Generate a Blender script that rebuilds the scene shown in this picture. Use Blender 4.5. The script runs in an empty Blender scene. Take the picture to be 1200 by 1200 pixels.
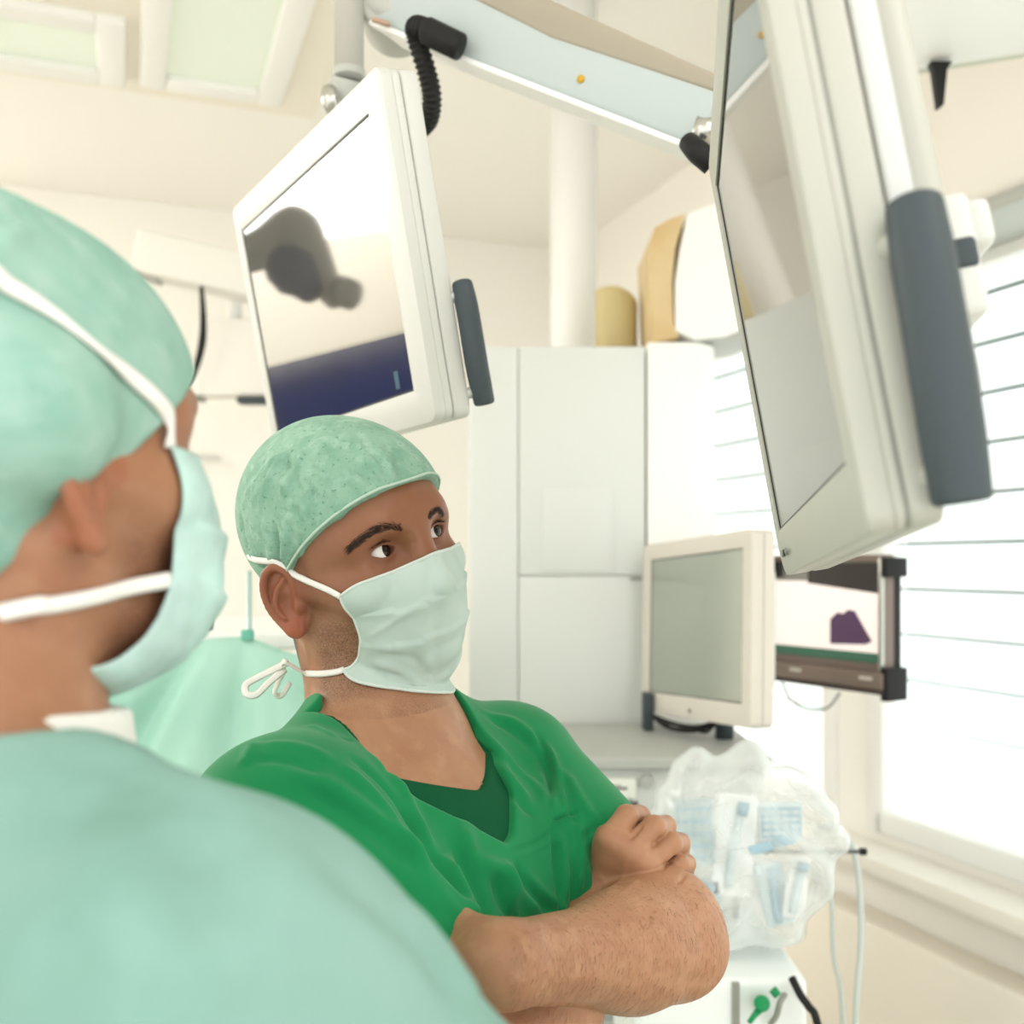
import bpy, math, os
import numpy as np
from mathutils import Vector, Matrix
from mathutils.bvhtree import BVHTree
from mathutils import noise as mnoise
rng = np.random.default_rng(7)
C = bpy.context.scene.collection
F = 1200.0; HZ = 660.0; CAMZ = 1.6
Q = 1.0

def P(px, py, d):
    """point whose depth along the room's y axis is d"""
    return np.array([(px-600)/F*d, d, CAMZ-(py-HZ)/F*d])
def proj(p):
    return (round(600+F*p[0]/p[1], 1), round(HZ-F*(p[2]-CAMZ)/p[1], 1))
def nrm(v):
    v = np.asarray(v, float); return v/np.linalg.norm(v)

# ---------------------------------------------------------------- materials
def lin(c):
    return tuple(((x/255)/12.92 if x/255 <= .04045 else ((x/255+.055)/1.055)**2.4) for x in c)
def rgba(c): return (*lin(c), 1)
MATS = {}
def mat(name, col, rough=.6, spec=.4, metal=0, noise=None, bump=None, emit=None, alpha=None,
        trans=0, ior=1.45, attr=None, sheen=0, sss=0, coat=0):
    if name in MATS: return MATS[name]
    m = bpy.data.materials.new(name); m.use_nodes = True
    nt = m.node_tree; b = nt.nodes['Principled BSDF']; L = nt.links
    b.inputs['Roughness'].default_value = rough
    b.inputs['Specular IOR Level'].default_value = spec
    b.inputs['Metallic'].default_value = metal
    b.inputs['IOR'].default_value = ior
    b.inputs['Transmission Weight'].default_value = trans
    b.inputs['Sheen Weight'].default_value = sheen
    b.inputs['Coat Weight'].default_value = coat
    if sss:
        b.inputs['Subsurface Weight'].default_value = sss
        b.inputs['Subsurface Radius'].default_value = (1, .35, .2)
        b.inputs['Subsurface Scale'].default_value = .006
    tc = nt.nodes.new('ShaderNodeTexCoord')
    def noise_node(scale, detail=3, stretch=None):
        n = nt.nodes.new('ShaderNodeTexNoise'); n.inputs['Scale'].default_value = scale
        n.inputs['Detail'].default_value = detail
        if stretch:
            mp = nt.nodes.new('ShaderNodeMapping'); mp.inputs['Scale'].default_value = stretch
            L.new(tc.outputs['Object'], mp.inputs['Vector']); L.new(mp.outputs['Vector'], n.inputs['Vector'])
        else: L.new(tc.outputs['Object'], n.inputs['Vector'])
        return n
    last = None
    rgb = nt.nodes.new('ShaderNodeRGB'); rgb.outputs[0].default_value = rgba(col); last = rgb.outputs[0]
    for (c2, scale, lo, hi, *st) in (noise or []):
        n = noise_node(scale, 4, st[0] if st else None)
        r = nt.nodes.new('ShaderNodeMapRange'); r.inputs['From Min'].default_value = lo; r.inputs['From Max'].default_value = hi
        L.new(n.outputs['Fac'], r.inputs['Value'])
        mx = nt.nodes.new('ShaderNodeMix'); mx.data_type = 'RGBA'
        L.new(r.outputs[0], mx.inputs['Factor']); L.new(last, mx.inputs[6]); mx.inputs[7].default_value = rgba(c2)
        last = mx.outputs[2]
    for (an, c2, scale, lo, hi) in (attr or []):      # painted patches: attribute times fine noise
        a = nt.nodes.new('ShaderNodeAttribute'); a.attribute_name = an
        fac = a.outputs['Fac']
        if scale:
            n = noise_node(scale, 2)
            r = nt.nodes.new('ShaderNodeMapRange'); r.inputs['From Min'].default_value = lo; r.inputs['From Max'].default_value = hi
            L.new(n.outputs['Fac'], r.inputs['Value'])
            mm = nt.nodes.new('ShaderNodeMath'); mm.operation = 'MULTIPLY'
            L.new(r.outputs[0], mm.inputs[0]); L.new(fac, mm.inputs[1]); fac = mm.outputs[0]
        mx = nt.nodes.new('ShaderNodeMix'); mx.data_type = 'RGBA'
        L.new(fac, mx.inputs['Factor']); L.new(last, mx.inputs[6]); mx.inputs[7].default_value = rgba(c2)
        last = mx.outputs[2]
    L.new(last, b.inputs['Base Color'])
    prev = None
    for (scale, strength, dist, *st) in (bump or []):
        n = noise_node(scale, 4, st[0] if st else None)
        bp = nt.nodes.new('ShaderNodeBump'); bp.inputs['Strength'].default_value = strength; bp.inputs['Distance'].default_value = dist
        L.new(n.outputs['Fac'], bp.inputs['Height'])
        if prev: L.new(prev, bp.inputs['Normal'])
        prev = bp.outputs['Normal']
    if prev: L.new(prev, b.inputs['Normal'])
    if emit:
        b.inputs['Emission Color'].default_value = rgba(emit[0]); b.inputs['Emission Strength'].default_value = emit[1]
    if alpha is not None: b.inputs['Alpha'].default_value = alpha
    MATS[name] = m; return m

# ---------------------------------------------------------------- objects
def tag(o, label=None, cat=None, group=None, kind=None):
    if label: o['label'] = label
    if cat: o['category'] = cat
    if group: o['group'] = group
    if kind: o['kind'] = kind
    return o
def empty(name, loc, label, cat, group=None):
    o = bpy.data.objects.new(name, None); o.location = loc; C.objects.link(o)
    o.empty_display_size = .05
    return tag(o, label, cat, group)
def mesh_obj(name, V, Fc, m, parent=None, smooth=True, label=None):
    me = bpy.data.meshes.new(name); me.from_pydata([tuple(map(float, v)) for v in V], [], [tuple(map(int, f)) for f in Fc])
    return _fin(name, me, m, parent, smooth, label)
def _fin(name, me, m, parent, smooth, label=None):
    me.materials.append(m)
    if smooth: me.polygons.foreach_set('use_smooth', [True]*len(me.polygons))
    me.update()
    o = bpy.data.objects.new(name, me); C.objects.link(o)
    if parent is not None:
        o.parent = parent
        if parent.type == 'EMPTY': o.matrix_parent_inverse = Matrix.Translation(-parent.location)
    if label: o['label'] = label
    return o
def np_mesh(name, V, Qd, m, parent=None, smooth=True, label=None):
    me = bpy.data.meshes.new(name)
    me.vertices.add(len(V)); me.vertices.foreach_set('co', np.asarray(V, np.float32).ravel())
    n = len(Qd); me.loops.add(n*4); me.loops.foreach_set('vertex_index', np.asarray(Qd, np.int32).ravel())
    me.polygons.add(n); me.polygons.foreach_set('loop_start', np.arange(0, n*4, 4, dtype=np.int32))
    me.update(calc_edges=True); me.validate()
    return _fin(name, me, m, parent, smooth, label)
def attr_set(o, name, vals):
    a = o.data.attributes.new(name, 'FLOAT', 'POINT'); a.data.foreach_set('value', np.asarray(vals, np.float32))
def bevel(o, w, seg=3, angle=35):
    md = o.modifiers.new('bevel', 'BEVEL'); md.width = w; md.segments = seg; md.limit_method = 'ANGLE'
    md.angle_limit = math.radians(angle); md.harden_normals = False
    return o
def frame_from(o, x, y, z):
    M = np.eye(4); M[:3, 0] = x; M[:3, 1] = y; M[:3, 2] = z; M[:3, 3] = o; return M
def xf(M, pts):
    pts = np.asarray(pts, float); return pts @ M[:3, :3].T + M[:3, 3]
BOXF = [(0,3,2,1),(4,5,6,7),(0,1,5,4),(1,2,6,5),(2,3,7,6),(3,0,4,7)]
def boxv(x0, x1, y0, y1, z0, z1):
    return [(x0,y0,z0),(x1,y0,z0),(x1,y1,z0),(x0,y1,z0),(x0,y0,z1),(x1,y0,z1),(x1,y1,z1),(x0,y1,z1)]
def box(name, M, b, m, parent=None, bev=0, seg=3, label=None):
    o = mesh_obj(name, xf(M, boxv(*b)), BOXF, m, parent, smooth=bev > 0, label=label)
    if bev: bevel(o, bev, seg)
    return o
def multibox(name, M, bs, m, parent=None, bev=0, label=None):
    V = []; Fc = []
    for b in bs:
        k = len(V); V += [tuple(v) for v in xf(M, boxv(*b))]; Fc += [tuple(i+k for i in f) for f in BOXF]
    o = mesh_obj(name, V, Fc, m, parent, smooth=bev > 0, label=label)
    if bev: bevel(o, bev, 2)
    return o
def smooth_path(pts, n=8):
    pts = np.asarray(pts, float); out = []
    if len(pts) < 3: return np.array([pts[0]+(pts[-1]-pts[0])*t for t in np.linspace(0, 1, n+1)])
    ext = np.vstack([2*pts[0]-pts[1], pts, 2*pts[-1]-pts[-2]])
    for i in range(1, len(ext)-2):
        p0, p1, p2, p3 = ext[i-1:i+3]
        for t in np.linspace(0, 1, n, endpoint=False):
            out.append(.5*((2*p1)+(-p0+p2)*t+(2*p0-5*p1+4*p2-p3)*t*t+(-p0+3*p1-3*p2+p3)*t**3))
    out.append(pts[-1]); return np.array(out)
def tube_geo(path, rad, seg=12, cap=True):
    path = np.asarray(path, float); n = len(path)
    rad = np.full(n, rad) if np.isscalar(rad) else np.interp(np.linspace(0, 1, n), np.linspace(0, 1, len(rad)), rad)
    T = np.gradient(path, axis=0); T /= np.linalg.norm(T, axis=1)[:, None]+1e-12
    u = np.cross(T[0], [0, 0, 1.]);
    if np.linalg.norm(u) < 1e-3: u = np.cross(T[0], [1., 0, 0])
    u = nrm(u); V = []; Fc = []
    for i in range(n):
        u = nrm(u-T[i]*(u@T[i])); v = np.cross(T[i], u)
        for k in range(seg):
            a = 2*math.pi*k/seg; V.append(path[i]+rad[i]*(math.cos(a)*u+math.sin(a)*v))
    for i in range(n-1):
        for k in range(seg):
            a = i*seg+k; b = i*seg+(k+1) % seg; Fc.append((a, b, b+seg, a+seg))
    if cap:
        Fc.append(tuple(range(seg))[::-1]); Fc.append(tuple((n-1)*seg+k for k in range(seg)))
    return V, Fc
def tube(name, path, rad, m, parent=None, seg=12, sm=0, label=None, bev=0):
    if sm: path = smooth_path(path, sm)
    V, Fc = tube_geo(path, rad, seg); o = mesh_obj(name, V, Fc, m, parent, label=label)
    if bev: bevel(o, bev, 3, 50)
    return o
def tubes(name, lst, m, parent=None, seg=8, sm=0, label=None):
    V = []; Fc = []
    for path, rad in lst:
        if sm: path = smooth_path(path, sm)
        v, f = tube_geo(path, rad, seg); k = len(V); V += v; Fc += [tuple(i+k for i in g) for g in f]
    return mesh_obj(name, V, Fc, m, parent, label=label)
def prism(name, M, outline, z0, z1, m, parent=None, bev=0, seg=3, smooth=None, label=None):
    """outline in local xy, extruded along local z"""
    n = len(outline); V = [(x, y, z0) for x, y in outline]+[(x, y, z1) for x, y in outline]
    Fc = [tuple(range(n))[::-1], tuple(range(n, 2*n))]+[(i, (i+1) % n, n+(i+1) % n, n+i) for i in range(n)]
    o = mesh_obj(name, xf(M, V), Fc, m, parent, smooth=bool(bev) if smooth is None else smooth, label=label)
    if bev: bevel(o, bev, seg)
    return o
def ribbon(name, pts, nors, width, m, parent=None, thick=.0008, sm=6, label=None):
    pts = smooth_path(pts, sm); nors = smooth_path(nors, sm)
    width = np.interp(np.linspace(0, 1, len(pts)), np.linspace(0, 1, len(np.atleast_1d(width))), np.atleast_1d(width))
    T = np.gradient(pts, axis=0); V = []; Fc = []
    for i in range(len(pts)):
        t = nrm(T[i]); nn = nrm(nors[i]-t*(nors[i]@t)); s = np.cross(t, nn)*width[i]/2
        for a, b in ((-1, 0), (-.5, 1), (.5, 1), (1, 0), (.5, -1), (-.5, -1)):
            V.append(pts[i]+s*a+nn*b*thick)
    for i in range(len(pts)-1):
        for k in range(6):
            a = i*6+k; b = i*6+(k+1) % 6; Fc.append((a, b, b+6, a+6))
    Fc.append(tuple(range(6))[::-1]); Fc.append(tuple(len(V)-6+k for k in range(6)))
    return mesh_obj(name, V, Fc, m, parent, label=label)

# ---------------------------------------------------------------- signed distance sculpting
def smin(a, b, k):
    h = np.clip(k-np.abs(a-b), 0, None)/k
    return np.minimum(a, b)-h*h*k*.25
def smax(a, b, k): return -smin(-a, -b, k)
def ell(p, c, r):
    q = p-np.asarray(c); r = np.asarray(r, float)
    k0 = np.sqrt(((q/r)**2).sum(1)); k1 = np.sqrt(((q/r**2)**2).sum(1))+1e-9
    return np.where(k1 > 1e-6, k0*(k0-1)/k1, -r.min())
def sph(p, c, r): return np.sqrt(((p-np.asarray(c))**2).sum(1))-r
def cone(p, a, b, ra, rb):
    a = np.asarray(a, float); b = np.asarray(b, float); ab = b-a
    t = np.clip(((p-a)@ab)/(ab@ab+1e-12), 0, 1)
    return np.sqrt(((p-a-t[:, None]*ab)**2).sum(1))-(ra+(rb-ra)*t)
def chain(p, pts, rs, k=.004, sm=0):
    if sm:
        pts = smooth_path(np.array(pts), sm); rs = np.interp(np.linspace(0, 1, len(pts)), np.linspace(0, 1, len(rs)), rs)
    d = None
    for i in range(len(pts)-1):
        e = cone(p, pts[i], pts[i+1], rs[i], rs[i+1]); d = e if d is None else smin(d, e, k)
    return d
class Loc:
    """points in a local frame M (columns x,y,z,origin)"""
    def __init__(s, M): s.R = M[:3, :3]; s.o = M[:3, 3]
    def __call__(s, p): return (p-s.o)@s.R
def near(p, d, c, r, fn, k, op=smin):
    """apply fn only on the points near c"""
    m = ((p-np.asarray(c))**2).sum(1) < (r+MARG)**2
    if m.any(): d[m] = op(d[m], fn(p[m]), k)
    return d
MARG = .1
def surf(fn, lo, hi, h, newton=2):
    global MARG
    lo = np.asarray(lo, float); hi = np.asarray(hi, float); lev = 4; s = h*2**lev
    n = np.ceil((hi-lo)/s).astype(int)
    g = np.stack(np.meshgrid(*[np.arange(k) for k in n], indexing='ij'), -1).reshape(-1, 3)
    for l in range(lev, -1, -1):
        s = h*2**l; MARG = s*2+.02
        d = fn(lo+(g+.5)*s); g = g[np.abs(d) < s*1.25]
        if l: g = (g[:, None, :]*2+np.array([[i, j, k] for i in (0, 1) for j in (0, 1) for k in (0, 1)])).reshape(-1, 3)
    MARG = .02
    B = 1 << 20; key = lambda a: (a[:, 0].astype(np.int64)*B+a[:, 1])*B+a[:, 2]
    off = np.array([[i, j, k] for i in (0, 1) for j in (0, 1) for k in (0, 1)])
    corners = (g[:, None]+off).reshape(-1, 3); ck = key(corners); uk, ui, inv = np.unique(ck, return_index=True, return_inverse=True)
    cv = fn(lo+corners[ui]*h); val = cv[inv].reshape(-1, 8)
    ins = val < 0; act = ins.any(1) & ~ins.all(1); g = g[act]; val = val[act]; ins = ins[act]
    acc = np.zeros((len(g), 3)); cnt = np.zeros(len(g))
    for a in range(8):
        for ax in (4, 2, 1):
            if a & ax: continue
            b = a | ax; cr = ins[:, a] != ins[:, b]
            t = val[:, a]/(val[:, a]-val[:, b]+1e-12)
            pt = off[a]+t[:, None]*(off[b]-off[a]); acc[cr] += pt[cr]; cnt[cr] += 1
    V = lo+(g+acc/cnt[:, None])*h
    gk = key(g); order = np.argsort(gk); sk = gk[order]
    def look(a):
        k = key(a); i = np.searchsorted(sk, k); i = np.clip(i, 0, len(sk)-1); ok = sk[i] == k
        return order[i], ok
    quads = []
    for ax, bit in ((0, 4), (1, 2), (2, 1)):
        u = np.zeros(3, int); u[(ax+1) % 3] = 1; v = np.zeros(3, int); v[(ax+2) % 3] = 1
        cr = ins[:, 0] != ins[:, bit]; idx = np.where(cr)[0]
        a, oa = look(g[idx]-u); b, ob = look(g[idx]-u-v); c, oc = look(g[idx]-v); ok = oa & ob & oc
        q = np.stack([idx, a, b, c], 1)[ok]; fl = ins[idx, 0][ok]
        q[~fl] = q[~fl][:, ::-1]; quads.append(q)
    Qd = np.vstack(quads)
    for _ in range(newton):
        G, d = grad(fn, V, h*.5)
        V = V-np.clip(d, -h*.6, h*.6)[:, None]*G*.8
    return V, Qd
def grad(fn, V, e=.0008):
    d = fn(V); G = np.stack([fn(V+np.eye(3)[i]*e)-fn(V-np.eye(3)[i]*e) for i in range(3)], 1)
    return G/(np.linalg.norm(G, axis=1)[:, None]+1e-12), d
def bvh_of(V, Qd): return BVHTree.FromPolygons([tuple(v) for v in V.tolist()], Qd.tolist())
def cast(bvhs, px, py, off=0.):
    o = Vector((0, 0, CAMZ)); d = Vector(tuple(P(px, py, 1.)))-o; best = None
    for b in (bvhs if isinstance(bvhs, (list, tuple)) else [bvhs]):
        r = b.ray_cast(o, d.normalized())
        if r[0] is not None and (best is None or r[3] < best[3]): best = r
    if best is None: return None, None
    n = np.array(best[1]); p = np.array(best[0])
    if n@np.array(d) > 0: n = -n
    return p+n*off, n
def seg_dist(V, path):
    best = np.full(len(V), 1e9); tt = np.zeros(len(V)); n = len(path)-1
    for i in range(n):
        a, b = path[i], path[i+1]; ab = b-a; t = np.clip(((V-a)@ab)/(ab@ab+1e-12), 0, 1)
        d = ((V-a-t[:, None]*ab)**2).sum(1); m = d < best; best[m] = d[m]; tt[m] = (i+t[m])/n
    return np.sqrt(best), tt
def normals_of(V, Qd):
    n = np.cross(V[Qd[:, 2]]-V[Qd[:, 0]], V[Qd[:, 3]]-V[Qd[:, 1]])
    N = np.zeros_like(V)
    for k in range(4): np.add.at(N, Qd[:, k], n)
    return N/(np.linalg.norm(N, axis=1)[:, None]+1e-12)
def sculpt(V, Qd, bvh, strokes):
    """creases and folds pressed into or raised from a surface along hand-drawn lines; (points, width, height)"""
    N = normals_of(V, Qd); D = np.zeros(len(V))
    for pts, w, hgt in strokes:
        path = [cast(bvh, *q)[0] for q in pts]; path = [q for q in path if q is not None]
        if len(path) < 2: continue
        path = smooth_path(path, 4)
        c = path.mean(0); R = np.linalg.norm(path-c, axis=1).max()+3*w
        m = ((V-c)**2).sum(1) < R*R
        if not m.any(): continue
        d, t = seg_dist(V[m], path)
        D[m] += hgt*np.exp(-(d/w)**2)*np.clip(np.minimum(t, 1-t)*5, 0.0, 1)
    return V+N*D[:, None]
def paint(V, bvh, lines, w):
    out = np.zeros(len(V))
    for pts, ww in lines:
        path = [cast(bvh, *q)[0] for q in pts]; path = [q for q in path if q is not None]
        if len(path) < 2: continue
        path = smooth_path(path, 4); d, t = seg_dist(V, path); out = np.maximum(out, np.exp(-(d/ww)**4))
    return out
# ---------------------------------------------------------------- people
def head_frame(yaw, pitch, roll):
    """yaw measured from facing the viewer (0) towards the room's right; roll lifts the person's left side"""
    y, p, r = map(math.radians, (yaw, pitch, roll))
    f0 = np.array([math.sin(y), -math.cos(y), 0]); l0 = np.array([-f0[1], f0[0], 0]); u0 = np.array([0, 0, 1.])
    f = math.cos(p)*f0+math.sin(p)*u0; u = math.cos(p)*u0-math.sin(p)*f0
    l = math.cos(r)*l0+math.sin(r)*u; u = math.cos(r)*u-math.sin(r)*l0
    u = np.cross(f, l)
    return np.stack([f, l, u], 1)

EYE = (.070, .0315, .0)
def ear_sdf(q, s):
    """q head-local, s side (+1 left, -1 right)"""
    o = np.array([-.006, s*.0725, -.024])
    fl = math.radians(30); lean = math.radians(12)
    a = np.array([math.cos(fl), s*-math.sin(fl), 0]); c = np.array([-math.sin(lean), 0, math.cos(lean)])
    c = nrm(c-a*(a@c)); b = np.cross(c, a)*(1 if np.cross(c, a)[1]*s > 0 else -1)
    e = (q-o)@np.stack([a, b, c], 1)
    e = e-np.array([-.008, .006, 0])
    d = ell(e, (0, 0, .002), (.0165, .0042, .029))
    rim = chain(e, [(.010, .003, -.004), (.013, .0045, .012), (.009, .005, .025), (-.001, .005, .0315), (-.011, .005, .027), (-.0165, .005, .014), (-.016, .004, -.002), (-.010, .003, -.017), (-.002, .002, -.027)],
                [.002, .0028, .0032, .0034, .0034, .0032, .003, .0026, .003], .002, 3)
    d = smin(d, rim, .003)
    anti = chain(e, [(.004, .004, .019), (-.004, .005, .010), (-.0075, .0055, -.002), (-.003, .005, -.014)], [.002, .0026, .0028, .0026], .002, 3)
    d = smin(d, anti, .003)
    d = smax(d, -ell(e, (.0035, .0065, -.004), (.0085, .0075, .0105)), .003)
    d = smin(d, ell(e, (.0125, .003, -.007), (.0042, .004, .006)), .003)
    d = smin(d, ell(e, (.002, .001, -.026), (.0085, .004, .009)), .005)
    d = smin(d, ell(e, (.008, -.006, -.004), (.014, .008, .022)), .007)
    return d
def head_sdf(q, jaw=1.):
    d = ell(q, (-.010, 0, .030), (.098, .076, .086))
    d = smin(d, ell(q, (.030, 0, .012), (.066, .066, .070)), .03)
    d = smin(d, ell(q, (.034, 0, -.045), (.056, .056, .060)), .025)
    d = smin(d, ell(q, (.042, 0, -.082), (.042, .036, .028)), .025)
    d = near(q, d, (.0, 0, -.03), .09, lambda p: ell(p, (-.005, 0, -.035), (.06, .064, .055)), .02)
    for s in (1, -1):
        d = near(q, d, (.03, s*.05, -.08), .07, lambda p: cone(p, (.004, s*.052, -.066), (.060, s*.020, -.100), .013*jaw, .013), .025)
        d = near(q, d, (.05, s*.045, -.03), .04, lambda p: ell(p, (.056, s*.042, -.030), (.026, .024, .018)), .02)
        d = near(q, d, (.03, s*.065, -.02), .05, lambda p: cone(p, (.045, s*.056, -.024), (.008, s*.068, -.018), .009, .007), .02)
        # brow
        d = near(q, d, (.08, s*.03, .02), .05, lambda p: chain(p, [(.086, s*.010, .018), (.084, s*.030, .023), (.064, s*.051, .014)], [.009, .009, .009], .01), .016)
        # eye socket
        d = near(q, d, (.09, s*.03, 0), .04, lambda p: ell(p, (.094, s*.032, -.001), (.014, .021, .0125)), .014, lambda a, b, k: smax(a, -b, k))
    # nose
    d = near(q, d, (.1, 0, -.02), .05, lambda p: cone(p, (.086, 0, .012), (.103, 0, -.038), .0085, .0105), .014)
    d = near(q, d, (.1, 0, -.04), .04, lambda p: ell(p, (.098, 0, -.042), (.012, .0125, .010)), .008)
    for s in (1, -1):
        d = near(q, d, (.1, s*.012, -.045), .03, lambda p: ell(p, (.093, s*.0125, -.045), (.0095, .006, .007)), .005)
    d = near(q, d, (.09, 0, -.07), .04, lambda p: cone(p, (.083, -.012, -.070), (.083, .012, -.070), .0105, .0105), .014)
    d = near(q, d, (.08, 0, -.1), .04, lambda p: ell(p, (.071, 0, -.100), (.016, .02, .014)), .014)
    # lids
    for s in (1, -1):
        ec = np.array([EYE[0], s*EYE[1], EYE[2]])
        d = near(q, d, ec, .03, lambda p: sph(p, ec, .0140), .004)
        def ap(p):
            e = p-ec; y = e[:, 1]*s-.001; z = e[:, 2]-.0008-y*.08
            R = .0170
            up = np.hypot(y, z+(R-.0054))-R; dn = np.hypot(y, z-(R-.0052))-R
            return np.maximum(np.maximum(up, dn), -(e[:, 0]-.002))
        d = near(q, d, ec, .03, ap, .0012, lambda a, b, k: smax(a, -b, k))
        # upper lid crease
        d = near(q, d, ec+np.array([.012, 0, .009]), .02, lambda p: chain(p, [ec+np.array([.0085, -s*.012, .0085]), ec+np.array([.0125, 0, .0118]), ec+np.array([.008, s*.0135, .0080])], [.0006, .0009, .0006], .002), .004, lambda a, b, k: smax(a, -b, k))
    for s in (1, -1):
        d = near(q, d, (-.005, s*.08, -.018), .05, lambda p: ear_sdf(p, s), .003)
    return d
def rows_cap(q, zt, tilt, grow):
    """surgeon cap: swollen cranium cut by a tilted plane"""
    d = ell(q, (-.016, 0, .034), (.101+grow, .0765+grow, .088+grow))
    d = smin(d, ell(q, (.030, 0, .026), (.0665+grow*.6, .0655+grow*.6, .068+grow)), .03)
    return d

def torso_fn(t, w=1., off=0.):
    """t torso-local points (x forward, y left, z up; origin between the shoulder joints)"""
    d = ell(t, (.005, 0, -.07), (.100, .150*w, .115))
    d = smin(d, ell(t, (.012, 0, -.19), (.112, .152*w, .19)), .05)
    d = smin(d, ell(t, (.015, 0, -.36), (.108, .145*w, .18)), .06)
    for s in (1, -1):
        d = smin(d, ell(t, (.066, s*.068, -.105), (.045, .072, .055)), .04)
        d = smin(d, cone(t, (-.025, 0, .07), (-.006, s*.135*w, .012), .046, .045), .05)
        d = smin(d, cone(t, (.045, s*.02, .004), (.02, s*.13*w, .024), .012, .014), .03)
        d = smin(d, sph(t, (.0, s*.168*w, .0), .056), .04)
    return d-off

def cap_rim(fn, zc, LHM, m, parent, w):
    """pale stitched hem following the lower edge of a cap"""
    pts = []; ns = []
    for ph in np.linspace(0, 2*math.pi, 73):
        rr = np.linspace(.02, .14, 300); q = np.stack([-.01+rr*math.cos(ph), rr*math.sin(ph), 0*rr], 1); q[:, 2] = zc(q[:, 0])+.0024
        k = np.where(fn(q) < 0)[0]
        if len(k) == 0 or k[-1] > 296: continue
        g, _ = grad(fn, q[k[-1]][None]); pts.append(q[k[-1]]+g[0]*.0008); ns.append(g[0])
    ribbon('cap_hem', xf(LHM, pts), np.array(ns)@LHM[:3, :3].T, w, m, parent, .0009, 4)
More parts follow.
